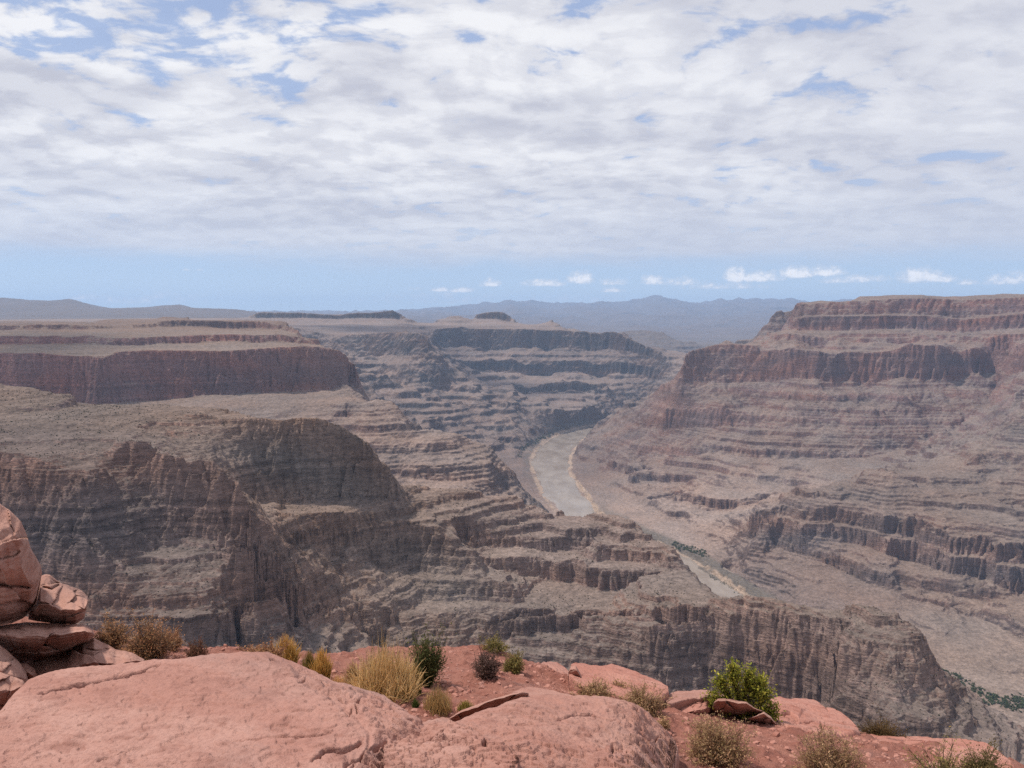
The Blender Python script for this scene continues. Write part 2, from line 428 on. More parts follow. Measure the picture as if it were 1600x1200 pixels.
L((1063, 592, 5000), (1050, 597, 5120), (1035, 601, 5200), (1021, 616, 5300), (997, 630, 5480), (969, 645, 5680), (951, 659, 5880))
L((1040, 640, 4950), (1120, 640, 4720), (1200, 645, 4600), (1300, 640, 4520), (1400, 645, 4450), (1440, 640, 4500))
L((1000, 672, 5080), (1085, 668, 4770), (1200, 672, 4500), (1300, 665, 4440), (1360, 665, 4380), (1400, 680, 4330))
L((985, 692, 5000), (1040, 697, 4800), (1085, 699, 4600), (1180, 701, 4380), (1320, 700, 4280), (1390, 698, 4260), (1430, 696, 4260))
L((985, 703, 4960), (1040, 710, 4760), (1085, 712, 4560), (1180, 714, 4340), (1320, 713, 4240), (1390, 708, 4230))
L((935, 735, 4880), (1000, 745, 4500), (1060, 757, 4150), (1140, 760, 3980), (1200, 755, 3950))
L((925, 715, 5250), (950, 725, 5020))
L((1090, 772, 3820), (1150, 778, 3720), (1200, 775, 3740), (1250, 768, 3780))
L((1085, 782, 3800), (1150, 789, 3700), (1205, 786, 3720))
L((960, 765, 4400), (1000, 800, 3900), (1060, 815, 3620), (1120, 808, 3560))
L((1560, 600, 4700), (1540, 640, 4400), (1505, 680, 4150), (1450, 715, 3980), (1390, 742, 3800), (1300, 765, 3650), (1220, 785, 3560), (1150, 806, 3480))
L((1440, 650, 4480), (1470, 660, 4420), (1500, 650, 4450), (1512, 630, 4520))
L((1448, 690, 4330), (1480, 680, 4330), (1508, 665, 4420))
L((1545, 690, 3750), (1565, 660, 3850), (1600, 600, 4100))
# ridge in front of it on the right
L((XR, 540, 3600), (1700, 600, 3550), (1650, 615, 3520), (1600, 640, 3470), (1572, 660, 3430), (1556, 690, 3370), (1535, 712, 3310), (1500, 728, 3250), (1460, 738, 3200), (1425, 740, 3170), (1400, 737, 3150), (1370, 736, 3130), (1347, 744, 3130), (1300, 763, 3150), (1255, 772, 3160), (1220, 783, 3160), (1186, 793, 3160), (1168, 800, 3200))
L((1360, 752, 3080), (1420, 756, 3080), (1450, 752, 3120))
L((1500, 740, 3180), (1540, 742, 3200), (1600, 730, 3200), (XR, 700, 3100))
L((1187, 795, 3140), (1225, 787, 3120), (1256, 801, 3020), (1280, 800, 3010), (1306, 793, 3010), (1331, 796, 2980), (1380, 806, 2870), (1428, 804, 2860), (1450, 815, 2780), (1484, 836, 2690), (1547, 838, 2640), (1562, 850, 2580), (1600, 848, 2560), (1700, 860, 2480), (XR, 880, 2350))
def tiers(top, heights, split=.46, shelf=5.5):
    mid, ledge, foot = [], [], []
    for (px, py, D), h in zip(top, heights):
        z = float(ray(px, py + split * h)[1]) * (D - 8)
        d2 = z / float(ray(px, py + split * h + shelf)[1])
        mid.append((px, py + split * h, D - 8)); ledge.append((px, py + split * h + shelf, d2)); foot.append((px, py + h + 3, d2 - 9))
    L(*mid); L(*ledge); L(*foot)
tiers([(1187, 795, 3140), (1225, 787, 3120), (1256, 801, 3020), (1280, 800, 3010), (1306, 793, 3010), (1331, 796, 2980), (1380, 806, 2870), (1428, 804, 2860), (1450, 815, 2780), (1484, 836, 2690), (1547, 838, 2640), (1562, 850, 2580), (1600, 848, 2560), (1700, 860, 2480), (XR, 880, 2350)],
      [13, 36, 22, 36, 46, 50, 54, 76, 70, 56, 66, 62, 76, 84, 90])
L((1150, 826, 3240), (1180, 832, 3150), (1230, 848, 3000), (1290, 866, 2880), (1330, 881, 2790), (1345, 886, 2750), (1365, 900, 2680), (1420, 915, 2590), (1475, 926, 2510), (1490, 940, 2450), (1537, 950, 2400), (1600, 984, 2260), (1700, 1010, 2150))
L((1152, 834, 3225), (1180, 841, 3135), (1230, 857, 2985), (1290, 877, 2865), (1330, 892, 2775), (1365, 911, 2662), (1420, 928, 2572), (1475, 944, 2488), (1537, 966, 2380), (1600, 1000, 2240), (1700, 1026, 2135))
L((1062, 862, 3290), (1070, 853, 3290), (1090, 848, 3300), (1110, 853, 3280), (1130, 863, 3220), (1138, 876, 3150))
ZL0 = [[(1247, D, 108) for D in (5450, 5800, 6250)], [(1235, D, -92) for D in (5260, 5700, 6200)], [(1222, D, -110) for D in (5200, 5700, 6300)]]
# near ridge on the left: crest, shelf and rims
L((XL, 565, 1500), (-100, 582, 1470), (0, 594, 1450), (50, 601, 1450), (90, 611, 1450), (110, 620, 1450), (130, 627, 1450), (180, 628, 1450), (230, 625, 1430), (300, 628, 1400), (350, 637, 1380), (385, 648, 1350))
L((XL, 700, 1900), (0, 660, 1900), (200, 660, 1850), (400, 690, 1800), (600, 800, 1750))
L((XL, 740, 2300), (0, 720, 2300), (300, 720, 2300), (600, 830, 2150))
L((0, 660, 1160), (60, 650, 1200), (150, 672, 1140), (200, 655, 1240), (230, 648, 1290))
L((245, 650, 1300), (275, 646, 1300), (320, 645, 1300), (350, 650, 1310), (387, 652, 1310), (440, 656, 1315), (480, 652, 1330), (500, 653, 1335), (525, 662, 1340), (548, 675, 1345), (575, 690, 1350), (588, 706, 1355), (600, 722, 1360), (612, 740, 1365), (626, 760, 1372))
L((250, 670, 1268), (290, 690, 1220), (330, 726, 1190), (360, 745, 1180), (380, 780, 1215), (420, 784, 1262), (500, 781, 1306), (560, 777, 1330), (600, 776, 1346), (632, 775, 1362))
L((XL, 690, 1000), (0, 705, 1000), (40, 712, 1000), (60, 714, 1000), (100, 728, 992), (130, 732, 990), (145, 735, 984), (158, 726, 1030), (175, 706, 1060), (182, 692, 1065), (205, 687, 1068), (228, 688, 1066), (238, 700, 1062), (262, 708, 1050), (285, 712, 1045), (292, 720, 1042), (305, 715, 1045), (330, 718, 1042), (345, 730, 1038), (352, 745, 1036))
L((355, 742, 1036), (368, 752, 1030), (376, 775, 1022), (386, 800, 1012), (392, 840, 992))
L((0, 735, 985), (60, 736, 985), (120, 742, 985), (145, 745, 976))
L((180, 724, 1050), (238, 724, 1058))
L((XL, 948, 915), (0, 945, 915), (60, 945, 915), (140, 950, 900), (200, 938, 905), (260, 936, 910), (335, 932, 922))
L((198, 897, 930), (230, 897, 938), (270, 897, 945), (342, 895, 955))
L((200, 880, 950), (240, 850, 1000), (262, 843, 1008), (310, 838, 1012), (345, 850, 995), (372, 852, 975), (390, 850, 972), (402, 836, 1015), (420, 815, 1090))
L((345, 895, 957), (430, 895, 1020), (470, 905, 1040))
L((262, 870, 962), (330, 872, 985), (400, 868, 1010), (440, 862, 1050))
L((XL, 985, 890), (0, 985, 890), (150, 985, 880), (250, 1000, 875), (330, 995, 900), (400, 1010, 960), (520, 1010, 1110), (600, 1015, 1150))
L((260, 958, 890), (335, 958, 905), (390, 950, 960))
L((400, 970, 1000), (450, 955, 1040), (500, 942, 1090), (540, 946, 1120))
L((405, 978, 990), (455, 963, 1030), (505, 950, 1080), (540, 953, 1110))
L((420, 985, 985), (480, 975, 1040), (540, 968, 1110), (590, 972, 1150), (625, 975, 1180))
L((385, 915, 965), (400, 905, 990), (430, 903, 1010), (440, 920, 995))
L((385, 936, 950), (410, 935, 960), (440, 930, 985))
L((430, 668, 1430), (500, 672, 1450), (548, 695, 1450), (590, 730, 1455), (620, 765, 1450))
# benches below the near ridge
L((430, 803, 1180), (500, 800, 1225), (560, 798, 1280), (620, 800, 1340))
L((455, 829, 1165), (500, 828, 1215), (545, 827, 1262), (575, 826, 1278))
L((455, 846, 1157), (490, 850, 1200), (540, 850, 1250), (565, 852, 1262))
L((420, 812, 1140), (455, 815, 1170))
L((470, 900, 1080), (500, 890, 1150), (540, 905, 1180))
L((512, 872, 1215), (545, 858, 1235), (575, 875, 1248), (598, 898, 1235), (540, 905, 1190))
L((540, 918, 1180), (560, 925, 1170), (600, 925, 1200), (620, 928, 1220), (632, 958, 1190))
L((545, 932, 1160), (590, 940, 1170), (615, 950, 1175))
L((560, 805, 1283), (590, 808, 1300), (640, 812, 1330), (668, 822, 1325), (684, 822, 1322), (700, 830, 1320), (720, 848, 1312), (743, 858, 1305))
L((572, 868, 1258), (590, 886, 1268), (640, 888, 1303), (680, 888, 1298), (695, 882, 1302), (720, 890, 1287), (745, 889, 1284))
L((632, 757, 1443), (660, 752, 1487), (684, 757, 1496), (740, 765, 1496), (790, 770, 1531), (812, 774, 1540), (840, 786, 1549), (866, 797, 1540), (928, 800, 1514), (960, 802, 1487), (984, 810, 1452), (1006, 826, 1424), (1037, 843, 1388), (1055, 862, 1353), (1062, 876, 1335), (1072, 888, 1317))
L((640, 785, 1390), (690, 780, 1443), (690, 800, 1390))
L((690, 812, 1355), (740, 800, 1426), (800, 808, 1461))
L((720, 838, 1399), (760, 836, 1408), (794, 832, 1421), (830, 834, 1430), (856, 834, 1434), (880, 830, 1434), (895, 822, 1443), (915, 820, 1443), (928, 824, 1434), (936, 840, 1399), (980, 842, 1399), (1020, 850, 1375))
L((725, 851, 1392), (794, 850, 1413), (856, 852, 1426), (890, 855, 1427), (928, 853, 1427), (945, 862, 1386), (1000, 872, 1362))
L((744, 862, 1355), (800, 865, 1364), (859, 866, 1373), (912, 867, 1364), (926, 880, 1333), (960, 881, 1329), (1003, 882, 1326))
L((744, 876, 1347), (800, 892, 1353), (859, 895, 1361), (894, 897, 1360), (926, 912, 1322), (960, 912, 1318), (1003, 911, 1315))
L((1006, 868, 1362), (1030, 860, 1371), (1058, 866, 1339))
L((1008, 900, 1317), (1030, 890, 1331), (1062, 892, 1308))
L((1010, 905, 1246), (1022, 897, 1268), (1040, 890, 1282), (1062, 890, 1282), (1078, 896, 1277), (1090, 906, 1264), (1100, 918, 1246))
L((1010, 918, 1219), (1050, 921, 1228), (1095, 924, 1210))
L((662, 906, 1268), (700, 906, 1268), (744, 900, 1268), (768, 897, 1268), (786, 901, 1262), (802, 920, 1245))
L((658, 926, 1252), (700, 922, 1256), (740, 935, 1246), (770, 938, 1242), (804, 933, 1238))
L((600, 895, 1245), (625, 930, 1215), (645, 955, 1195), (665, 978, 1185), (690, 1000, 1170), (705, 1030, 1150))
L((690, 955, 1199), (720, 957, 1208), (730, 972, 1199))
L((734, 967, 1210), (760, 964, 1212), (803, 955, 1220), (835, 948, 1223), (866, 945, 1220), (900, 947, 1218), (944, 945, 1212), (1006, 948, 1180), (1060, 945, 1164), (1100, 945, 1149))
L((736, 975, 1197), (770, 973, 1200), (805, 965, 1207), (866, 956, 1207), (944, 955, 1199), (1006, 957, 1167))
L((735, 988, 1194), (765, 990, 1202), (819, 978, 1217), (860, 974, 1217), (900, 970, 1217), (960, 975, 1195), (1005, 972, 1181))
L((738, 996, 1180), (765, 998, 1188), (819, 987, 1203), (860, 983, 1203), (905, 978, 1203))
L((794, 1005, 1170), (830, 1006, 1172), (866, 1002, 1171), (912, 996, 1167), (960, 1000, 1153), (1006, 1002, 1134), (1013, 985, 1128), (1019, 972, 1126), (1053, 970, 1129), (1100, 967, 1138))
L((780, 1050, 1132), (860, 1060, 1131), (1000, 1092, 1092), (1060, 1098, 1092), (1100, 1098, 1093))
L((1030, 1000, 1172), (1100, 1000, 1140))
# near promontory
L((1090, 928, 1180), (1110, 930, 1165), (1150, 931, 1140), (1180, 930, 1125), (1210, 932, 1110), (1240, 942, 1095), (1270, 948, 1085), (1300, 946, 1070), (1320, 942, 1060), (1345, 940, 1050), (1370, 943, 1040), (1400, 958, 1020), (1425, 972, 1008), (1440, 984, 1003))
L((1100, 958, 1150), (1150, 954, 1122), (1210, 954, 1092), (1270, 962, 1066), (1330, 960, 1036), (1380, 968, 1010), (1425, 986, 995))
L((1100, 1100, 1105), (1150, 1105, 1090), (1200, 1105, 1065), (1270, 1105, 1035), (1300, 1100, 1015), (1312, 1050, 1010), (1316, 1005, 1015))
L((1312, 1000, 1005), (1340, 995, 1000), (1360, 1000, 985))
L((1320, 1095, 970), (1350, 1100, 950), (1380, 1040, 960), (1400, 1020, 965))
L((1440, 986, 1000), (1448, 1010, 996), (1458, 1030, 994), (1470, 1045, 992), (1474, 1060, 990))
L((1400, 1045, 962), (1440, 1050, 962), (1462, 1056, 972))
L((1430, 1085, 945), (1462, 1086, 950), (1476, 1086, 966))
L((1476, 1052, 1040), (1505, 1060, 1080), (1530, 1092, 1040), (1562, 1112, 1020), (1600, 1140, 1000), (1700, 1215, 950), (XR, 1330, 900))
L((1385, 1118, 905), (1420, 1114, 905), (1460, 1118, 905), (1482, 1126, 915))
L((1385, 1150, 890), (1430, 1155, 885), (1480, 1158, 890))
L((1520, 1170, 880), (1600, 1205, 870), (1700, 1260, 850))
L((1300, 1130, 960), (1340, 1125, 950), (1360, 1135, 920))
# hidden ground: behind the near ridges and below the viewer
def ZL(pts):  # (px, distance, z)
    out = []
    for px, D, z in pts:
        a = math.atan(z / D) + PITCH
        out.append((px, CY - FPX * math.tan(a), D))
    LINES.append(out)
for q_ in ZL0: ZL(q_)
ZL([(1080, 1750, -640), (1200, 1500, -680), (1300, 1400, -700), (1450, 1350, -720), (1560, 1350, -740), (1700, 1250, -760)])
ZL([(660, 2250, -640), (860, 2300, -780), (1000, 2150, -800), (1100, 2100, -860), (1300, 1800, -900), (1500, 1650, -900), (XR, 1500, -900)])
ZL([(480, 5600, -220), (530, 4900, -400), (560, 4500, -500), (600, 4300, -720)])
ZL([(640, 3700, -800), (760, 3700, -930), (840, 3650, -990)])
for D, z in ((30, -42), (60, -95), (110, -190), (220, -330), (420, -470), (600, -500)):
    ZL([(XL - 50, D, z), (XR + 50, D, z)])
ZL([(XL, 740, -420), (300, 760, -440), (700, 900, -575), (1000, 950, -580), (1200, 880, -560), (1400, 760, -540), (XR, 700, -540)])

C0, C1, CS = -300.0, 1900.0, 2.8
R0, R1, RS = math.log(30.0), math.log(60000.0), 0.0036
NC, NR = int((C1 - C0) / CS) + 1, int((R1 - R0) / RS) + 1

def survey():
    acc = np.zeros((NC, NR)); cnt = np.zeros((NC, NR))
    for pts in LINES:
        p = np.array(pts, float)
        for a, b in zip(p[:-1], p[1:]):
            n = int(max(abs(b[0] - a[0]) / 2, abs(math.log(b[2] / a[2])) / 0.002, 1)) + 1
            t = np.linspace(0, 1, n)
            px, py = a[0] + (b[0] - a[0]) * t, a[1] + (b[1] - a[1]) * t
            ld = math.log(a[2]) + (math.log(b[2]) - math.log(a[2])) * t
            tx, tz = ray(px, py)
            z = tz * np.exp(ld)
            ci = np.rint((CX + FPX * tx - C0) / CS).astype(int); ri = np.rint((ld - R0) / RS).astype(int)
            ok = (ci >= 0) & (ci < NC) & (ri >= 0) & (ri < NR)
            np.add.at(acc, (ci[ok], ri[ok]), z[ok]); np.add.at(cnt, (ci[ok], ri[ok]), 1)
    fixed = cnt > 0
    return solve_field(NC, NR, fixed, np.where(fixed, acc / np.maximum(cnt, 1), 0))

BASE = survey()
_gx = np.gradient(BASE, axis=0) / (CS / FPX * np.exp(R0 + RS * np.arange(NR)))[None]
_gy = np.gradient(BASE, axis=1) / (RS * np.exp(R0 + RS * np.arange(NR)))[None]
BSLOPE = np.sqrt(_gx ** 2 + _gy ** 2).astype(np.float32)
def _box(a, k, ax):
    p = np.cumsum(np.pad(a, [(k + 1, k) if q == ax else (0, 0) for q in (0, 1)], mode='edge'), axis=ax, dtype=np.float64)
    return ((p[2 * k + 1:] - p[:-2 * k - 1]) if ax == 0 else (p[:, 2 * k + 1:] - p[:, :-2 * k - 1])).astype(np.float32) / (2 * k + 1)
_st = sstep(BSLOPE, .65, 1.1) * (np.exp(R0 + RS * np.arange(NR)) < 11000)[None]
NEARCLIFF = np.clip(2.2 * _box(_box(_box(_box(_st, 4, 0), 4, 0), 4, 1), 4, 1), 0, 1)

def lookup(F, c, r):
    c = np.clip(c, 0, F.shape[0] - 1.001); r = np.clip(r, 0, F.shape[1] - 1.001)
    ci, ri = c.astype(np.int32), r.astype(np.int32)
    fc, fr = (c - ci).astype(np.float32), (r - ri).astype(np.float32)
    a = F[ci, ri] * (1 - fc) + F[ci + 1, ri] * fc
    b = F[ci, ri + 1] * (1 - fc) + F[ci + 1, ri + 1] * fc
    return a * (1 - fr) + b * fr

# strata: alternating ledge-forming and slope-forming beds, thick packets and thin ones
def strata(seed, lo, hi, hard_in, hard_out):
    r = random.Random(seed)
    zi, zo, z = [-1400.0], [-1400.0], -1400.0
    while z < 600:
        h = r.uniform(lo, hi)
        hi_, ho_ = hard_in * r.uniform(.7, 1.3), min(.92, hard_out * r.uniform(.75, 1.15))
        zi += [z + h * (1 - hi_), z + h]; zo += [z + h * (1 - ho_), z + h]
        z += h
    return np.array(zi), np.array(zo)
ST_A, ST_B, ST_C, ST_N = strata(3, 18, 75, .17, .70), strata(5, 7, 19, .22, .70), strata(9, 2.4, 6.0, .3, .66), strata(17, 8, 27, .15, .74)

def height(tx, ld):
    """terrain height at bearing tx = X/Y and log distance (arrays)"""
    D = np.exp(ld)
    X, Y = tx * D, D
    px = D / FPX * 1.5                                       # metres per rendered pixel
    wx, wy = np.zeros_like(D), np.zeros_like(D)
    zb = lookup(BASE, (CX + FPX * tx - C0) / CS, (ld - R0) / RS)
    for k, (lam, amp) in enumerate(((420, 26), (190, 16), (85, 8.5), (40, 5.0), (19, 2.7), (9, 1.5), (4.2, .7))):
        fade = sstep(lam / px, 1.5, 5.0)
        if lam > 150:
            fade = fade * sstep(D, 700, 2600)
        elif lam > 60:
            fade = fade * (0.35 + 0.65 * sstep(D, 900, 2500))
        if lam < 50:
            fade = fade * (1.2 - .2 * sstep(D, 1500, 2500))
        if not np.any(fade > 0): continue
        q = zb / (lam * 7.0) if lam < 100 else 0.0
        n1 = pn(X / lam + q, Y / lam - .6 * q, 11 + k); n2 = pn(X / lam + 31.7 - q, Y / lam + .7 * q, 41 + k)
        if lam < 100:                                        # rounded buttresses between sharp clefts
            n1 = 1.3 * (np.abs(n1) * 2 - .55); n2 = 1.3 * (np.abs(n2) * 2 - .55)
        wx += amp * fade * n1; wy += amp * fade * n2
    far = sstep(D, 10000, 14000)
    if np.any(far > 0):
        wx += far * 300 * pn(X / 2500, Y / 2500, 71); wy += far * 500 * pn(X / 2500, Y / 2500, 72)
    Xw, Yw = X + wx, np.maximum(Y + wy, 20)
    c = (CX + FPX * Xw / Yw - C0) / CS
    r = (np.log(Yw) - R0) / RS
    z = lookup(BASE, c, r)
    low = sstep(z, -990, -962)                               # river flats stay flat
    # gullies
    g = np.zeros_like(D)
    for k, (lam, amp) in enumerate(((600, 46), (260, 26), (110, 9), (48, 2.8), (22, 1.1), (10, .5), (4.5, .25))):
        fade = sstep(lam / px, 1.5, 5.0)
        if lam > 200: fade = fade * sstep(D, 1800, 3500)
        g += amp * fade * (1 - 2.4 * np.abs(pn(X / lam, Y / lam, 91 + k)) - .3)
    slp = lookup(BSLOPE, c, r)
    steep = sstep(slp, .75, 1.5)
    g = g * (1 + 1.1 * sstep(CX + FPX * tx, 1100, 1250) * sstep(D, 1900, 2100) * sstep(D, 3000, 2600))
    g = g * (1 + .55 * sstep(D, 3400, 4300)) * (1 - .8 * sstep(z, -190, -110) * sstep(D, 2600, 3000))
    ncl = lookup(NEARCLIFF, c, r)
    g = g * (.22 + .78 * sstep(slp, .10, .38)) * (1 - far) * (1 - .88 * ncl)
    z = z + g * low * (0.55 + 0.45 * sstep(D, 1200, 2500))
    if np.any(far > 0):
        z = z + far * np.clip((D - 9000) / 20000, .12, 1) * (230 * (1 - 2 * np.abs(pn(X / 3500, Y / 3500, 81))) + 130 * (1 - 2 * np.abs(pn(X / 1500, Y / 1500, 82))) + 45 * (1 - 2 * np.abs(pn(X / 700, Y / 700, 83))))
    # strata with a slight dip
    dip = 14 * pn(X / 1800, Y / 1800, 131) + 4 * pn(X / 300, Y / 300, 132)
    k1 = low * np.clip(0.55 + 0.9 * pn(X / 420, Y / 420, 133), .0, 1) * (1 - far)
    s = z + dip
    k2 = low * np.clip(.75 + .7 * pn(X / 180, Y / 180, 134), .1, 1)
    k2 = k2 * sstep(13 / px, 1.0, 2.4)
    k3 = low * np.clip(.85 + .8 * pn(X / 90, Y / 90, 135), 0.1, 1) * sstep(4.2 / px, 1.0, 2.6)
    nr_ = 1 - sstep(D, 1900, 2400)
    k1 = k1 * (1 - .65 * sstep(CX + FPX * tx, 620, 540) * sstep(D, 2700, 2950) * sstep(D, 4600, 4300))
    wall = sstep(CX + FPX * tx, 650, 590) * sstep(D, 1420, 1370) * sstep(z, -342, -322) * sstep(slp, .35, .6)
    k2 = k2 * (1 - .50 * sstep(D, 2600, 3600)); k1 = np.minimum(k1 * (1 + .6 * sstep(D, 2600, 3600)), 1)
    k1 = k1 * (1 - .75 * ncl) * (1 - .85 * wall); k2 = k2 * (1 - .5 * wall); k2 = k2 * (1 - .35 * steep)
    sa = np.interp(s, *ST_A) * (1 - nr_) + np.interp(s, *ST_N) * nr_
    s = s + np.minimum(k1 * (1 + .5 * nr_), 1) * (.70 + .22 * nr_) * (sa - s)
    s = s + k2 * (np.interp(s, *ST_B) - s)
    s = s + k3 * (np.interp(s, *ST_C) - s)
    return (s - dip).astype(np.float32)

# colour stations: (px, distance) -> talus and cliff colour (linear); near ridge: own grey, kept darker in place of cloud shade
STN = [
    (150, 1350, (0.153, 0.111, 0.09), (0.195, 0.126, 0.105)),
    (100, 950, (0.131, 0.098, 0.086), (0.176, 0.114, 0.096)),
    (300, 900, (0.167, 0.129, 0.113), (0.185, 0.125, 0.105)),
    (500, 1250, (0.204, 0.152, 0.128), (0.204, 0.136, 0.111)),
    (560, 1345, (0.189, 0.132, 0.103), (0.175, 0.138, 0.105)),
    (700, 1350, (0.204, 0.159, 0.136), (0.204, 0.136, 0.115)),
    (800, 1650, (0.233, 0.163, 0.135), (0.225, 0.144, 0.12)),
    (950, 1550, (0.214, 0.152, 0.128), (0.215, 0.143, 0.119)),
    (900, 1250, (0.186, 0.145, 0.126), (0.181, 0.126, 0.109)),
    (1150, 1100, (0.175, 0.132, 0.11), (0.204, 0.138, 0.115)),
    (1350, 1000, (0.166, 0.125, 0.104), (0.195, 0.131, 0.109)),
    (1550, 950, (0.2, 0.152, 0.131), (0.215, 0.147, 0.122)),
    (680, 2850, (0.287, 0.206, 0.17), (0.141, 0.097, 0.085)),
    (560, 3100, (0.194, 0.144, 0.122), (0.151, 0.103, 0.089)),
    (790, 2950, (0.187, 0.138, 0.114), (0.111, 0.084, 0.075)),
    (100, 3000, (0.194, 0.14, 0.106), (0.211, 0.104, 0.088)),
    (400, 3300, (0.194, 0.14, 0.11), (0.211, 0.104, 0.088)),
    (300, 2800, (0.194, 0.147, 0.128), (0.151, 0.093, 0.085)),
    (200, 4500, (0.175, 0.118, 0.09), (0.141, 0.084, 0.069)),
    (600, 6700, (0.215, 0.159, 0.134), (0.095, 0.068, 0.059)),
    (850, 8000, (0.215, 0.159, 0.134), (0.095, 0.068, 0.059)),
    (750, 6200, (0.23, 0.163, 0.134), (0.095, 0.068, 0.059)),
    (880, 6000, (0.168, 0.129, 0.109), (0.095, 0.068, 0.059)),
    (1100, 5000, (0.196, 0.143, 0.119), (0.193, 0.105, 0.084)),
    (1300, 4850, (0.196, 0.14, 0.115), (0.189, 0.097, 0.08)),
    (1450, 5200, (0.189, 0.136, 0.112), (0.178, 0.095, 0.08)),
    (1550, 4700, (0.189, 0.136, 0.115), (0.178, 0.097, 0.082)),
    (1150, 4400, (0.205, 0.147, 0.119), (0.152, 0.101, 0.088)),
    (1350, 4300, (0.193, 0.147, 0.124), (0.147, 0.101, 0.09)),
    (1050, 4000, (0.295, 0.214, 0.176), (0.157, 0.107, 0.093)),
    (1050, 3500, (0.32, 0.233, 0.193), (0.178, 0.121, 0.103)),
    (1450, 3900, (0.189, 0.149, 0.129), (0.147, 0.101, 0.093)),
    (1400, 3050, (0.186, 0.136, 0.11), (0.157, 0.101, 0.084)),
    (1560, 2700, (0.186, 0.136, 0.11), (0.157, 0.101, 0.084)),
    (1300, 2850, (0.189, 0.14, 0.115), (0.141, 0.097, 0.084)),
    (1450, 2400, (0.218, 0.158, 0.129), (0.136, 0.097, 0.088)),
    (1250, 2700, (0.196, 0.136, 0.119), (0.136, 0.097, 0.088)),
    (1560, 2150, (0.24, 0.178, 0.145), (0.157, 0.107, 0.093)),
    (900, 5000, (0.168, 0.117, 0.1), (0.151, 0.103, 0.089)),
    (900, 25000, (0.14, 0.104, 0.091), (0.098, 0.073, 0.07)),
    (100, 16000, (0.133, 0.1, 0.084), (0.091, 0.067, 0.063)),
    (1050, 12000, (0.14, 0.107, 0.091), (0.084, 0.06, 0.056)),
]

def seg_dist(px, py, line):
    """distance in pixels to a polyline, the signed side and the fade towards its ends"""
    best = np.full(px.shape, 1e9); side = np.zeros(px.shape); par = np.zeros(px.shape)
    n = len(line) - 1
    for k, ((x0, y0), (x1, y1)) in enumerate(zip(line[:-1], line[1:])):
        dx, dy = x1 - x0, y1 - y0; l2 = dx * dx + dy * dy + 1e-9
        t = np.clip(((px - x0) * dx + (py - y0) * dy) / l2, 0, 1)
        d = np.hypot(px - x0 - t * dx, py - y0 - t * dy)
        s = np.sign((px - x0) * dy - (py - y0) * dx)
        w = d < best
        best = np.where(w, d, best); side = np.where(w, s, side); par = np.where(w, (k + t) / n, par)
    return best, side, np.minimum(1, np.minimum(par, 1 - par) * 8)

def rock_colour(X, Y, Z, nz):
    D = np.maximum(Y, 1.0); px = CX + FPX * X / D; ld = np.log(D)
    jx, jl = 40 * pn(X / D * 9, ld * 9, 201), .03 * pn(X / D * 12, ld * 12, 202)
    W = 0; T = np.zeros(X.shape + (3,), np.float32); K = T.copy()
    for sx, sD, t, k in STN:
        w = np.exp(-(((px + jx - sx) / 130.0) ** 2 + ((ld + jl - math.log(sD)) / .10) ** 2) * .5) + 1e-9 / (1 + ((px - sx) / 300) ** 2 + ((ld - math.log(sD)) / .2) ** 2) ** 2
        W = W + w
        T += w[..., None] * np.array(t, np.float32); K += w[..., None] * np.array(k, np.float32)
    T /= W[..., None]; K /= W[..., None]
    dip = 14 * pn(X / 1800, Y / 1800, 131) + 4 * pn(X / 300, Y / 300, 132)
    s = Z + dip
    bed = .55 * noise1(s / 34, 211) + .45 * noise1(s / 11, 212) + .55 * noise1(s / 4.1, 213) * sstep(D, 4500, 2500) + .35 * noise1(s / 2.2, 219) * sstep(D, 1800, 1100)
    mott = .6 * pn(X / 130, Y / 130, 214) + .5 * pn(X / 37, Y / 37 + Z / 60, 215) + .4 * pn(X / 11, Y / 11 + Z / 23, 216) * sstep(D, 5000, 2500)
    cl = sstep(nz + .10 * mott + .05 * bed, .84, .50)                     # bare rock where it is steep
    T = T * (1 + .17 * bed + .17 * mott)[..., None]
    streak = pn(X / 9 + Y / 9, Y / 14 + Z / 160, 217)
    K = K * np.clip(1 + .60 * bed + .25 * mott + .20 * streak, .4, 2)[..., None]
    warm = np.clip(pn(X / 210, Y / 210 + Z / 90, 218) * 1.3, -1, 1)[..., None]
    K = K * (1 + warm * np.array((.14, 0, -.10), np.float32))
    T = T * (1 + .5 * warm * np.array((.10, 0, -.08), np.float32))
    c = T + (K - T) * cl[..., None]
    # sand at the water's edge, dark gravel bars behind it
    fl = (D > 2300) & (D < 7600) & (Z < -940)
    if np.any(fl):
        x, y, zz = X[fl], Y[fl], Z[fl]
        def plan(b): return [(float(ray(p[0], p[1])[0]) * p[2], p[2]) for p in b]
        dl, dr = seg_dist(x, y, plan(LB))[0], seg_dist(x, y, plan(RB))[0]
        w = 5 + 6 * pn(x / 70, y / 70, 231) + D[fl] / 700
        q = c[fl]
        gb = sstep(dr, 95, 40) * sstep(D[fl], 4300, 3400) + .55 * sstep(dl, 90, 35) * sstep(D[fl], 4200, 5200) * sstep(pn(x / 90, y / 90, 232), -.5, .2)
        q = q + (np.array((.125, .108, .090)) - q) * np.clip(gb, 0, .85)[:, None]
        sd = np.maximum(sstep(dl, w * 1.6, w * .8), sstep(dr, w * 1.6, w * .8)) * sstep(zz, -970, -985)
        sd = sd * sstep(pn(x / 140, y / 140, 233) + .4 * pn(x / 40, y / 40, 234), -.85, -.15)
        q = q + (np.array((.35, .255, .19)) - q) * (.9 * sd)[:, None]
        c[fl] = q
    return np.clip(c, .02, .7).astype(np.float32)

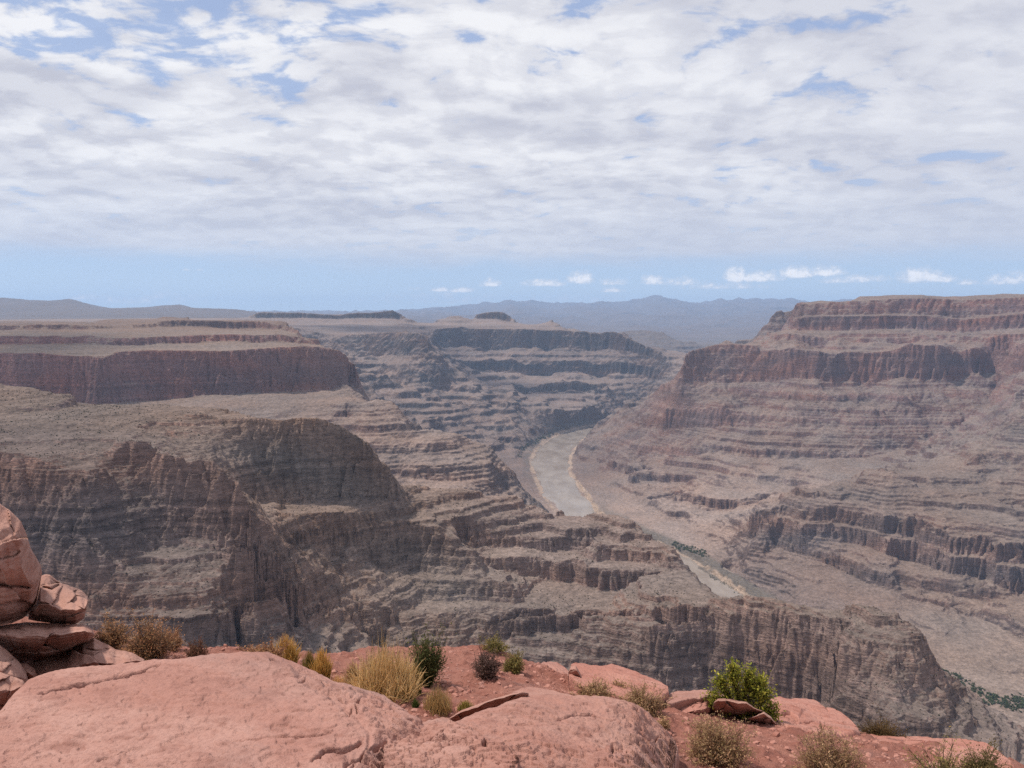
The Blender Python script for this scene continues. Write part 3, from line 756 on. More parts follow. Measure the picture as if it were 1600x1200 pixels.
def terrain_material():
    m = bpy.data.materials.new('canyon_rock'); m.use_nodes = True
    n = NT(m.node_tree)
    out = n.node('ShaderNodeOutputMaterial'); b = n.node('ShaderNodeBsdfPrincipled')
    a = n.node('ShaderNodeAttribute', attribute_name='rock')
    P = n.node('ShaderNodeNewGeometry').outputs['Position']
    f1 = n.noise(n.vm('MULTIPLY', P, (1, 1, 2.6)), .22, 5, .65)
    f2 = n.noise(n.vm('MULTIPLY', P, (1, 1, 5.0)), .045, 5, .6)
    k = n.m('ADD', n.m('MULTIPLY', n.ramp(f1, .3, .7, -1, 1, False), .32), n.m('MULTIPLY', n.ramp(f2, .3, .7, -1, 1, False), .18))
    Pj = n.vm('ADD', n.vm('MULTIPLY', P, (1, 1, 1.5)), n.vm('SCALE', n.vm('SUBTRACT', n.node('ShaderNodeTexNoise').outputs[1], (.5, .5, .5)), s=4.0))
    blk = n.vor(Pj, .085)
    k = n.m('ADD', k, n.m('MULTIPLY', n.ramp(blk, .15, .75, 1, -1, False), .16))
    n.put(b.inputs['Base Color'], n.vm('SCALE', a.outputs['Color'], s=n.m('ADD', k, 1.0)))
    b.inputs['Roughness'].default_value = .95
    b.inputs['Specular IOR Level'].default_value = .12
    bp = n.node('ShaderNodeBump'); bp.inputs['Strength'].default_value = .9; bp.inputs['Distance'].default_value = 2.6
    n.put(bp.inputs['Height'], n.m('ADD', f1, n.m('MULTIPLY', f2, 2.0)))
    n.put(b.inputs['Normal'], bp.outputs[0])
    n.put(out.inputs[0], b.outputs[0])
    return m

def build_terrain(nrow=1450, c0=-230.0, c1=1830.0, cs=1.3):
    cols = np.arange(c0, c1, cs); n = len(cols)
    tx = ((cols - CX) / FPX).astype(np.float32)
    lo, hi = math.log(40.0), math.log(46000.0)
    # first pass: find where the picture has most relief and put the rows there
    rc = np.arange(lo, hi, .0022).astype(np.float32)
    dens = np.zeros((n, len(rc) - 1), np.float32)
    for i in range(0, n, 300):
        t = np.repeat(tx[i:i + 300, None], len(rc), 1); r = np.repeat(rc[None], len(t), 0)
        z = height(t, r)
        py = proj_row(z / np.exp(r))
        vis = py[:, 1:] <= np.minimum.accumulate(py, 1)[:, :-1] + 3
        d = np.abs(np.diff(np.clip(py, 400, 1160), axis=1))
        dens[i:i + 300] = d * np.where(vis, 1.0, .22) + .02
    def blur(a, k, ax):
        c = np.cumsum(np.pad(a, [(k + 1, k) if q == ax else (0, 0) for q in (0, 1)], mode='edge'), axis=ax)
        return (c[2 * k + 1:] - c[:-2 * k - 1]) / (2 * k + 1) if ax == 0 else (c[:, 2 * k + 1:] - c[:, :-2 * k - 1]) / (2 * k + 1)
    dens = blur(blur(blur(dens, 7, 0), 7, 0), 2, 1)
    cum = np.concatenate([np.zeros((n, 1)), np.cumsum(dens, 1)], 1)
    cum /= cum[:, -1:]
    u = np.linspace(0, 1, nrow)
    LD = np.stack([np.interp(u, cum[i], rc) for i in range(n)]).astype(np.float32)
    V = np.zeros((n, nrow, 3), np.float32)
    for i in range(0, n, 300):
        t = np.repeat(tx[i:i + 300, None], nrow, 1)
        z = height(t, LD[i:i + 300]); D = np.exp(LD[i:i + 300])
        V[i:i + 300, :, 0] = t * D; V[i:i + 300, :, 1] = D; V[i:i + 300, :, 2] = z
    # slope for the colour of talus and bare rock
    du, dv = np.zeros_like(V), np.zeros_like(V)
    du[1:-1] = V[2:] - V[:-2]; du[0] = V[1] - V[0]; du[-1] = V[-1] - V[-2]
    dv[:, 1:-1] = V[:, 2:] - V[:, :-2]; dv[:, 0] = V[:, 1] - V[:, 0]; dv[:, -1] = V[:, -1] - V[:, -2]
    N = np.cross(du, dv); nz = np.abs(N[..., 2]) / np.maximum(np.linalg.norm(N, axis=2), 1e-6)
    C = np.zeros_like(V)
    for i in range(0, n, 300):
        s = slice(i, i + 300)
        C[s] = rock_colour(V[s, :, 0], V[s, :, 1], V[s, :, 2], nz[s])
    # cut the sheet into its landforms
    pxq = np.repeat(cols[:-1, None], nrow - 1, 1); Dq = V[:-1, :-1, 1]
    riv = np.interp(np.log(Dq), np.log([2100, 2400, 3000, 4000, 4700, 5500, 6200, 7000, 7600, 8500]), [1350, 1260, 1110, 910, 865, 860, 880, 945, 1060, 1090])
    reg = np.where(Dq < 2100, 0, np.where(Dq > 10800, 4, np.where(pxq > riv, 3, np.where(Dq < np.interp(pxq, [400, 500, 560, 600, 850], [6300, 6000, 4700, 4300, 3700]), 1, 2))))
    mat = terrain_material()
    idx = np.arange(n * nrow).reshape(n, nrow)
    quads = np.stack([idx[:-1, :-1], idx[1:, :-1], idx[1:, 1:], idx[:-1, 1:]], -1)
    info = [('canyon_ridge', 'dark grey limestone ridge and promontory just beyond the rim'),
            ('mesa', 'flat red walled mesa on the left behind the dark ridge'),
            ('mesa', 'hazy mauve mesa with small buttes beyond the bend of the river'),
            ('mesa', 'high layered red and tan mesa across the river on the right'),
            ('mountains', 'pale blue far mountains and plateaus on the horizon')]
    Vf, Cf = V.reshape(-1, 3), C.reshape(-1, 3)
    for k, (name, label) in enumerate(info):
        q = quads[reg == k]
        used = np.zeros(len(Vf), bool); used[q.ravel()] = True
        remap = np.cumsum(used) - 1
        o = mesh_obj(name, Vf[used], remap[q], mat, cols=Cf[used])
        tag(o, label, kind='structure')
    return V, nz, cols

TV, TNZ, TCOLS = build_terrain()

def build_river():
    a, b = np.array(LB), np.array(RB)
    def pts(p, off):
        tx, tz = ray(p[:, 0], p[:, 1]); D = p[:, 2]
        return np.stack([tx * D + off * D / 4000, D, np.full(len(D), Z_RIVER - 1.5)], 1)
    def dens(P, n):
        s = np.concatenate([[0], np.cumsum(np.linalg.norm(np.diff(P, axis=0), axis=1))]); t = np.linspace(0, s[-1], n)
        return np.stack([np.interp(t, s, P[:, k]) for k in range(3)], 1)
    A, B = dens(pts(a, -110), 160), dens(pts(b, 110), 160)
    t = np.linspace(0, 1, 14)[None, :, None]
    V = A[:, None] * (1 - t) + B[:, None] * t
    i = np.arange(160 * 14).reshape(160, 14)
    q = np.stack([i[:-1, :-1], i[:-1, 1:], i[1:, 1:], i[1:, :-1]], -1).reshape(-1, 4)
    m = bpy.data.materials.new('muddy_water'); m.use_nodes = True
    n = NT(m.node_tree); out = n.node('ShaderNodeOutputMaterial'); bs = n.node('ShaderNodeBsdfPrincipled')
    P = n.node('ShaderNodeNewGeometry').outputs['Position']
    c = n.noise(n.vm('MULTIPLY', P, (1, .45, 1)), .012, 4, .55)
    n.put(bs.inputs['Base Color'], n.mix(n.ramp(c, .38, .62), (.225, .178, .142), (.29, .238, .196)))
    bs.inputs['Roughness'].default_value = .22
    n.put(bs.inputs['Roughness'], n.ramp(n.noise(n.vm('MULTIPLY', P, (1, .5, 1)), .006, 4, .6), .4, .65, .08, .32))
    bs.inputs['IOR'].default_value = 1.33; bs.inputs['Specular IOR Level'].default_value = .42
    bp = n.node('ShaderNodeBump'); bp.inputs['Strength'].default_value = .25; bp.inputs['Distance'].default_value = .5
    n.put(bp.inputs['Height'], n.noise(P, .25, 4, .6)); n.put(bs.inputs['Normal'], bp.outputs[0])
    n.put(out.inputs[0], bs.outputs[0])
    tag(mesh_obj('river', V.reshape(-1, 3), q, m), 'muddy brown river winding along the canyon floor', kind='structure')
build_river()

def build_haze():
    x0, x1, y0, y1, z0, z1 = -30000, 34000, -400, 47000, -1100, 1120
    x0, x1 = -34000, 40000
    v = [(x, y, z) for z in (z0, z1) for y in (y0, y1) for x in (x0, x1)]
    f = [(0, 2, 3, 1), (4, 5, 7, 6), (0, 1, 5, 4), (2, 6, 7, 3), (0, 4, 6, 2), (1, 3, 7, 5)]
    m = bpy.data.materials.new('air'); m.use_nodes = True
    n = NT(m.node_tree); out = n.node('ShaderNodeOutputMaterial'); p = n.node('ShaderNodeVolumePrincipled')
    p.inputs['Color'].default_value = (.47, .68, 1.0, 1)
    p.inputs['Density'].default_value = HAZE
    p.inputs['Anisotropy'].default_value = .15
    n.t.links.new(p.outputs[0], out.inputs['Volume'])
    tag(mesh_obj('haze', v, np.array(f), m, smooth=False), 'pale blue air between the canyon walls', kind='stuff')
def shade_cloud_material():
    m = bpy.data.materials.new('cloud'); m.use_nodes = True
    n = NT(m.node_tree); out = n.node('ShaderNodeOutputMaterial')
    d = n.node('ShaderNodeBsdfDiffuse'); d.inputs[0].default_value = (.9, .9, .92, 1)
    tr = n.node('ShaderNodeBsdfTransparent'); mx = n.node('ShaderNodeMixShader')
    P = n.node('ShaderNodeNewGeometry').outputs['Position']
    n.put(mx.inputs[0], n.ramp(n.noise(P, .004, 5, .6), .36, .60, .05, .31))
    n.t.links.new(tr.outputs[0], mx.inputs[1]); n.t.links.new(d.outputs[0], mx.inputs[2]); n.t.links.new(mx.outputs[0], out.inputs[0])
    return m
def build_shade_clouds():
    """unseen clouds added between the sun and parts of the canyon to shade them"""
    m = shade_cloud_material(); rng = np.random.default_rng(4)
    s = np.array([_sx, _sy, _sz]) / _sz
    for gx, gy, gz, rx, ry, label in ((-1100, 7700, -400, 1500, 900, 'broad pale cloud added out of frame to shade the hazy middle mesa'), (-2100, 3300, -250, 700, 500, 'pale cloud added out of frame to shade the left mesa'), (1100, 8300, -300, 900, 400, 'far pale cloud added out of frame to shade the right end of the middle mesa')):
        c = np.array([gx, gy, gz]) + s * ((3400 if gy < 2000 else 7000) - gz)  # set high towards the sun, out of view, to cast shade on the mesas
        k = 46
        a = rng.random(k) * 6.283; q = rng.random(k) ** .6
        cen = c + np.stack([np.cos(a) * q * rx, np.sin(a) * q * ry, rng.normal(size=k) * 40], 1)
        rad = (.16 + .22 * rng.random(k)) * min(rx, ry) * (1.15 - .6 * q)
        lat = np.linspace(-1, 1, 11); V, Fq = [], []
        th = np.arange(18) / 18 * 6.283
        for cc, r in zip(cen, rad):
            g = np.stack([np.outer(np.sqrt(1 - lat ** 2), np.cos(th)), np.outer(np.sqrt(1 - lat ** 2), np.sin(th)), np.repeat(lat[:, None], 18, 1) * .5], -1).reshape(-1, 3)
            p = cc + g * r
            p = p + (g * r * .22 * fbm3(p.astype(np.float32), r * .7, 3, .5, 3)[:, None])
            i = np.arange(11 * 18).reshape(11, 18) + 198 * len(V)
            Fq.append(np.stack([i[:-1], np.roll(i, -1, 1)[:-1], np.roll(i, -1, 1)[1:], i[1:]], -1).reshape(-1, 4)); V.append(p)
        tag(mesh_obj('cloud', np.concatenate(V), np.concatenate(Fq), m), label, kind='structure')
build_shade_clouds()
HAZE = 2.9e-5
build_haze()
# ------------------------------------------------------------------ the rim in the foreground: soil
FL = []
def F(*pts): FL.append(list(pts))
LIP = [(-450, 960, 5.6), (-100, 968, 5.6), (100, 972, 5.6), (150, 985, 5.7), (190, 1000, 5.8), (280, 1008, 5.9), (330, 1011, 6.0), (400, 1017, 6.0), (500, 1021, 6.1), (540, 1018, 6.3), (560, 1014, 6.4), (640, 1012, 6.5),
       (700, 1009, 6.7), (745, 1011, 6.7), (790, 1020, 6.7), (850, 1038, 6.5), (870, 1052, 6.3), (895, 1066, 6.2), (930, 1078, 6.2), (1030, 1083, 6.3), (1060, 1090, 6.5), (1100, 1094, 6.6), (1200, 1106, 6.7), (1320, 1138, 6.4), (1350, 1148, 6.2), (1480, 1166, 5.9),
       (1560, 1182, 5.7), (1620, 1203, 5.5), (1750, 1240, 5.3), (2100, 1330, 5.0)]
F(*LIP)
def off(pts, k, dz):
    o = []
    for px, py, D in pts:
        z = float(ray(px, py)[1]) * D - dz; D2 = D * k
        o.append((px, CY - FPX * math.tan(math.atan(z / D2) + PITCH), D2))
    return o
F(*off(LIP, 1.05, .25)); F(*off(LIP, 1.12, 1.6)); F(*off(LIP, 1.6, 8.0)); F(*off(LIP, 2.9, 20.0))
F((560, 1050, 5.5), (640, 1060, 5.3), (740, 1058, 5.3), (830, 1066, 5.35))
F((520, 1078, 4.9), (600, 1092, 4.75), (700, 1103, 4.6), (800, 1085, 4.8), (870, 1086, 4.9))
F((560, 1110, 4.3), (640, 1120, 4.2), (700, 1128, 4.15))
F((230, 1030, 5.0), (330, 1026, 5.1), (420, 1032, 5.0))
F((880, 1092, 5.0), (960, 1105, 4.9), (1030, 1125, 4.8))
F((1060, 1135, 4.9), (1110, 1140, 4.9), (1200, 1140, 5.1), (1280, 1150, 5.2), (1340, 1158, 5.3), (1450, 1180, 5.2), (1560, 1215, 4.9))
F((1060, 1185, 4.3), (1120, 1190, 4.3), (1200, 1185, 4.4), (1300, 1195, 4.4), (1400, 1210, 4.4), (1500, 1225, 4.5))
F((1050, 1260, 3.7), (1200, 1260, 3.7), (1400, 1265, 3.8), (1600, 1290, 3.9))
def FZ(pts):
    FL.append([(px, CY - FPX * math.tan(math.atan(z / D) + PITCH), D) for px, D, z in pts])
FZ([(-450, 2.2, -2.15), (700, 2.2, -2.15), (1000, 2.3, -2.3), (2100, 2.4, -2.4)])
FZ([(-450, 0.8, -2.0), (1000, 0.8, -2.0), (2100, 0.8, -2.1)])
FZ([(-450, 3.3, -2.2), (500, 3.3, -2.2), (900, 3.4, -2.35)])
FZ([(-450, 4.2, -2.15), (100, 4.4, -2.2), (250, 4.5, -2.2)])
GC0, GC1, GCS = -450.0, 2100.0, 6.0
GR0, GR1, GRS = math.log(.8), math.log(18.0), .006
def survey_rim():
    nc, nr = int((GC1 - GC0) / GCS) + 1, int((GR1 - GR0) / GRS) + 1
    acc = np.zeros((nc, nr)); cnt = acc.copy()
    for pts in FL:
        p = np.array(pts, float)
        for a, b in zip(p[:-1], p[1:]):
            n = int(max(abs(b[0] - a[0]) / 2, abs(math.log(b[2] / a[2])) / .002, 1)) + 1
            t = np.linspace(0, 1, n)
            tx, tz = ray(a[0] + (b[0] - a[0]) * t, a[1] + (b[1] - a[1]) * t)
            ld = math.log(a[2]) + (math.log(b[2]) - math.log(a[2])) * t
            ci = np.rint((CX + FPX * tx - GC0) / GCS).astype(int); ri = np.rint((ld - GR0) / GRS).astype(int)
            ok = (ci >= 0) & (ci < nc) & (ri >= 0) & (ri < nr)
            np.add.at(acc, (ci[ok], ri[ok]), (tz * np.exp(ld))[ok]); np.add.at(cnt, (ci[ok], ri[ok]), 1)
    return solve_field(nc, nr, cnt > 0, np.where(cnt > 0, acc / np.maximum(cnt, 1), 0))
RIM = survey_rim()

def soil(tx, D, rough=True):
    tx, D = np.asarray(tx, np.float32), np.asarray(D, np.float32)
    X, Y = tx * D, D
    z = lookup(RIM, (CX + FPX * tx - GC0) / GCS, (np.log(D) - GR0) / GRS)
    z = z + .030 * pn(X / .55, Y / .55, 301) + .015 * pn(X / .21, Y / .21, 302)
    if rough:
        lump = np.abs(pn(X / .085, Y / .085, 303))
        z = z + .012 * lump + .006 * pn(X / .035, Y / .035, 304) + .0028 * pn(X / .014, Y / .014, 305)
        z = z + .02 * sstep(pn(X / .16, Y / .16, 306), .25, .6)
    return z

def hit(px, py, fallback=5.0):
    """where the ray of a pixel meets the soil"""
    tx, tz = ray(px, py)
    D = np.exp(np.linspace(math.log(2.2), math.log(9.0), 900)).astype(np.float32)
    g = soil(np.full_like(D, float(tx)), D, False)
    k = np.nonzero(g >= float(tz) * D)[0]
    k = k[D[k] > 3.0] if len(k) else k
    d = float(D[k[0]]) if len(k) else fallback
    return np.array([float(tx) * d, d, float(soil(np.array([tx]), np.array([d]), False)[0])])

def stone_material(name, base, dark, pale, specks=0.0, scale=1.0):
    m = bpy.data.materials.new(name); m.use_nodes = True
    n = NT(m.node_tree); out = n.node('ShaderNodeOutputMaterial'); b = n.node('ShaderNodeBsdfPrincipled')
    P = n.node('ShaderNodeNewGeometry').outputs['Position']
    P = n.vm('SCALE', P, s=scale)
    big = n.noise(P, 1.7, 5, .6, .4)
    mid = n.noise(n.vm('MULTIPLY', P, (1, 1, 2.5)), 7.0, 6, .62, .3)
    fine = n.noise(P, 46.0, 5, .6)
    grain = n.noise(P, 210.0, 2, .5)
    c = n.mix(n.ramp(big, .36, .66), base, pale)
    c = n.mix(n.ramp(mid, .48, .70, 0, .72), c, dark)
    c = n.mix(n.ramp(fine, .48, .70, 0, .42), c, dark)
    c = n.mix(n.ramp(fine, .46, .25, 0, .30), c, pale)
    c = n.mix(n.ramp(n.noise(n.vm('ADD', P, (2.2, 7.1, .4)), 1.1, 6, .62, .5), .52, .72, 0, .45), c, tuple(.55 * a + .45 * .17 for a in dark))
    if specks:
        v = n.noise(n.vm('MULTIPLY', P, (1, 2.2, 1)), 62.0, 3, .6)
        patch = n.ramp(n.noise(n.vm('ADD', P, (5, 3, 1)), 2.6, 4, .6), .50, .66)
        c = n.mix(n.m('MULTIPLY', n.m('MULTIPLY', n.ramp(v, .66, .74), patch), specks), c, (.70, .55, .47))
    n.put(b.inputs['Base Color'], c)
    b.inputs['Roughness'].default_value = .9
    b.inputs['Specular IOR Level'].default_value = .18
    h = n.m('ADD', n.m('ADD', n.m('MULTIPLY', mid, .9), n.m('MULTIPLY', fine, .35)), n.m('MULTIPLY', grain, .10))
    bp = n.node('ShaderNodeBump'); bp.inputs['Strength'].default_value = .85; bp.inputs['Distance'].default_value = .035
    n.put(bp.inputs['Height'], h); n.put(b.inputs['Normal'], bp.outputs[0])
    n.put(out.inputs[0], b.outputs[0])
    return m

M_SLAB = stone_material('pink_sandstone', (.365, .182, .144), (.255, .118, .092), (.425, .238, .194), .6)
M_SLAB2 = stone_material('rose_sandstone', (.355, .174, .136), (.245, .110, .085), (.415, .230, .185), .2)
M_BOULDER = stone_material('red_sandstone', (.385, .200, .156), (.250, .118, .090), (.455, .265, .212), .1)
M_LEDGE = stone_material('orange_sandstone', (.390, .172, .130), (.290, .112, .082), (.455, .232, .182), .1)
M_SOIL = stone_material('red_soil', (.270, .105, .076), (.170, .062, .046), (.330, .148, .110), .0, 2.2)

def build_soil():
    cols = np.arange(-430, 2080, 2.6); rows = np.exp(np.arange(math.log(.9), math.log(17.0), .0042))
    c, r = np.meshgrid((cols - CX) / FPX, rows, indexing='ij')
    z = np.zeros_like(c, dtype=np.float32)
    for i in range(0, len(cols), 250):
        z[i:i + 250] = soil(c[i:i + 250], r[i:i + 250])
    V = np.stack([c * r, r, z], -1)
    i = np.arange(c.size).reshape(c.shape)
    q = np.stack([i[:-1, :-1], i[1:, :-1], i[1:, 1:], i[:-1, 1:]], -1).reshape(-1, 4)
    tag(mesh_obj('ground', V.reshape(-1, 3), q, M_SOIL), 'loose red soil on the canyon rim', kind='structure')
build_soil()

# ------------------------------------------------------------------ rocks
def plane_of(a):
    """plane z = p + q x + r y through three (px, py, distance) points"""
    A, b = [], []
    for px, py, D in a:
        tx, tz = ray(px, py)
        A.append((1, tx * D, D)); b.append(tz * D)
    return np.linalg.solve(np.array(A, float), np.array(b, float))

def chain(pts, x):
    p = np.array(pts, float)
    return np.interp(x, p[:, 0], p[:, 1])

def finish(name, rows, mat, label, cat, group):
    V = np.stack(rows, 1)                                     # columns x rows
    i = np.arange(V.shape[0] * V.shape[1]).reshape(V.shape[:2])
    q = np.stack([i[:-1, :-1], i[:-1, 1:], i[1:, 1:], i[1:, :-1]], -1).reshape(-1, 4)
    caps = []
    P = V.reshape(-1, 3)
    for col in (0, -1):                                       # close both ends
        P = np.concatenate([P, V[col].mean(0)[None]])
        ring = i[col]; c = len(P) - 1
        a, b = ring, np.roll(ring, -1)
        f = np.stack([a, b, np.full(len(a), c)], 1)
        caps.append(f if col == 0 else f[:, ::-1])
    ring_q = np.stack([i[:-1, -1], i[:-1, 0], i[1:, 0], i[1:, -1]], -1)
    org = np.array([P[:, 0].mean(), P[:, 1].mean(), P[:, 2].min()])
    o = mesh_obj(name, P - org, [q, ring_q] + caps, mat)
    o.location = org
    return tag(o, label, cat, group)

def end_spacing(x0, x1, step):
    n = max(24, int((x1 - x0) / step))
    t = np.linspace(0, 1, n)
    t = .82 * t + .18 * (.5 - .5 * np.cos(np.pi * t))
    return x0 + (x1 - x0) * t

def slab(name, top, bot, anchors, thick, mat, label, cracks=(), extra=None, step=1.6, rough=.010, seed=1, rnd=.05, group=None, nt=150, lam=.006, cat='rock slab', ragged=None):
    p, q, r = plane_of(anchors)
    xs = end_spacing(max(top[0][0], bot[0][0]), min(top[-1][0], bot[-1][0]), step)
    jag = 1.0 * pn(xs / 9, xs * 0 + seed, 401) + 1.6 * pn(xs / 31, xs * 0 + seed, 402)
    yt, yb = chain(top, xs) + jag, chain(bot, xs)
    yb = np.maximum(yb, yt + .5)
    t = np.linspace(0, 1, nt) ** 1.15
    px = np.repeat(xs[:, None], nt, 1); py = yt[:, None] + (yb - yt)[:, None] * t[None]
    tx, tz = ray(px, py)
    ex = extra(px, py) if extra else 0.0
    D = (p + ex) / (tz - q * tx - r)
    P = np.stack([tx * D, D, tz * D], -1)
    flatp = P.reshape(-1, 3)
    dz = rough * (.7 * pn(flatp[:, 0] / .8, flatp[:, 1] / .8, seed) + .45 * pn(flatp[:, 0] / .3, flatp[:, 1] / .3, seed + 1) + .45 * pn(flatp[:, 0] / .11, flatp[:, 1] / .11, seed + 2)
                  + .25 * pn(flatp[:, 0] / .04, flatp[:, 1] / .04, seed + 3) + .12 * pn(flatp[:, 0] / .015, flatp[:, 1] / .015, seed + 4))
    # thin sheets of bedding flake off with low ragged steps
    f = pn(flatp[:, 0] / .55 + 3, flatp[:, 1] / .38, seed + 5) + .45 * pn(flatp[:, 0] / .17, flatp[:, 1] / .13, seed + 6) + .2 * pn(flatp[:, 0] / .05, flatp[:, 1] / .05, seed + 7)
    wt = (ragged(px, py) if ragged else np.zeros_like(px)).reshape(-1)
    for lv in (-.45, -.05, .35, .7):
        dz = dz + lam * sstep(f, lv, lv + .02)
    f2 = pn(flatp[:, 0] / .30 + 9, flatp[:, 1] / .22, seed + 15) + .5 * pn(flatp[:, 0] / .10, flatp[:, 1] / .08, seed + 16) + .25 * pn(flatp[:, 0] / .03, flatp[:, 1] / .03, seed + 17)
    for lv in (-.6, -.3, 0., .3, .6):
        dz = dz + .011 * wt * sstep(f2, lv, lv + .03)
    dz = dz.reshape(px.shape)
    wob = 1.3 * pn(px / 16, py / 16, seed + 8) + .5 * pn(px / 5, py / 5, seed + 9)
    for line, w, dep, stp in cracks:
        w, dep = w * .9, dep * 3.0
        d, s, e = seg_dist(px + wob, py + wob * .6, line)
        dz = dz - dep * e * np.exp(-(d / w) ** 2) - stp * e * (s > 0) * np.exp(-d / 26.0) * np.clip(d / .8, 0, 1)
    edge = np.minimum(t[None] * (yb - yt)[:, None], 14) / 14
    dz = dz * (.15 + .85 * edge)
    P[..., 2] += dz
    up = lambda a, dy, dzz: a + np.array([0, dy, dzz])
    rows = []
    for a in (1.0, .75, .5, .25):                              # rounded far edge, hidden from the front
        th = a * math.pi / 2
        rows.append(P[:, 0] + np.array([0, rnd * math.sin(th), -rnd * (1 - math.cos(th))]))
    rows = [up(rows[0], .02, -thick)] + rows
    rows += [P[:, k] for k in range(nt)]
    for a in (.25, .5, .75, 1.0):
        th = a * math.pi / 2
        rows.append(P[:, -1] + np.array([0, -rnd * .5 * math.sin(th), -rnd * .5 * (1 - math.cos(th))]))
    rows.append(up(rows[-1], .01, -thick))
    return finish(name, rows, mat, label, cat, group)

def boulder(name, top, bot, D0, depth, mat, label, edge=.35, under=.4, rough=.02, seed=1, tilt=0.0, step=1.1, nt=90, lam=.012, lamz=.09, cracks=(), group=None, cat='boulder', pw=.75, endp=2.6, back=.8, facets=9):
    """rock seen from the front: its upper side runs back from an edge at the given fraction of its height, the face below leans in"""
    x0, x1 = max(top[0][0], bot[0][0]), min(top[-1][0], bot[-1][0])
    xs = end_spacing(x0, x1, step)
    yt = chain(top, xs) + .5 * pn(xs / 6, xs * 0 + seed, 411) + .9 * pn(xs / 19, xs * 0 + seed, 412)
    yb = np.maximum(chain(bot, xs), yt + .4)
    t = np.linspace(0, 1, nt)
    px = np.repeat(xs[:, None], nt, 1); py = yt[:, None] + (yb - yt)[:, None] * t[None]
    s = (xs - x0) / (x1 - x0)
    h = np.clip(1 - np.abs(2 * s - 1) ** endp, 0, 1) ** .5
    e = np.clip(edge + .10 * pn(xs / 40, xs * 0 + 5, seed + 3) + .05 * pn(xs / 13, xs * 0 + 5, seed + 4), .06, .94)
    T, E = np.repeat(t[None], len(xs), 0), np.repeat(e[:, None], nt, 1)
    u = np.clip(T / E, 0, 1); g1 = u ** pw
    v = np.clip((T - E) / (1 - E), 0, 1); g2 = 1 - under * v ** 1.2 - .25 * v ** 7
    g = np.where(T < E, g1, g2)
    D = D0 + tilt * (px - (x0 + x1) / 2) / 100 - depth * g * h[:, None]
    tx, tz = ray(px, py)
    P = np.stack([tx * D, D, tz * D], -1); fp = P.reshape(-1, 3).astype(np.float32)
    dn = rough * fbm3(fp, .45, 6, .52, seed).reshape(px.shape)
    zz = fp[:, 2] + .03 * fbm3(fp, .6, 3, .5, seed + 20) + .05 * fp[:, 0]
    bed = noise1(zz / lamz, seed + 31) + .6 * noise1(zz / (lamz * .37), seed + 32)
    dn = dn + (lam * sstep(bed, -.25, .25)).reshape(px.shape)
    fac = fbm3(fp * np.array([1, 1, .6], np.float32), .33, 2, .4, seed + 40)
    dn = dn + rough * .9 * np.abs(fac).reshape(px.shape)
    # broken faces: flat chips meeting along sharp edges
    rg = np.random.default_rng(seed)
    sp = np.stack([rg.uniform(x0, x1, facets), rg.uniform(yt.min(), yb.max(), facets)], 1)
    tl = rg.normal(size=(facets, 2)) * np.array([.0016, .0022]) * D0 / 4.5
    qx, qy = px + 2.5 * pn(px / 15, py / 15, seed + 50), py + 2.5 * pn(px / 15, py / 15, seed + 51)
    dd = np.hypot(qx[..., None] - sp[:, 0], (qy[..., None] - sp[:, 1]) * 1.5)
    near = dd.argmin(-1); d2 = np.sort(dd, -1)
    dn = dn + tl[near, 0] * (px - sp[near, 0]) + tl[near, 1] * (py - sp[near, 1]) + .010 * np.exp(-((d2[..., 1] - d2[..., 0]) / 2.0) ** 2)
    wob = 2.0 * pn(px / 12, py / 12, seed + 8)
    for line, w, dep, stp in cracks:
        d, sd_, en = seg_dist(px + wob, py + wob * .6, line)
        dn = dn + dep * en * np.exp(-(d / w) ** 2) + stp * en * (sd_ > 0) * np.exp(-d / 22.0)
    fade = np.minimum(np.minimum(T, 1 - T) * (yb - yt)[:, None] / 5, 1)
    D = D + dn * (.2 + .8 * fade)
    P = np.stack([tx * D, D, tz * D], -1)
    rows = [P[:, k] for k in range(nt)]
    for k in range(1, 22):                                      # far side
        a = 1 - k / 22
        Db = D0 + back * depth * math.sin(math.pi * a) ** .6 * h + .02
        yy = yt + (yb - yt) * a
        tx2, tz2 = ray(xs, yy)
        rows.append(np.stack([tx2 * Db, Db, tz2 * Db], -1))
    return finish(name, rows, mat, label, cat, group)

def flankA(px, py):
    """the big slab falls away to the right of a kink running down towards the viewer"""
    kx = np.interp(py, [1015, 1040, 1062, 1090, 1110, 1130, 1150, 1170, 1190, 1210, 1260], [425, 447, 466, 500, 530, 556, 572, 570, 556, 545, 520])
    d = np.maximum(px - kx, 0)
    return -.0013 * d - .010 * sstep(d, 0, 10)

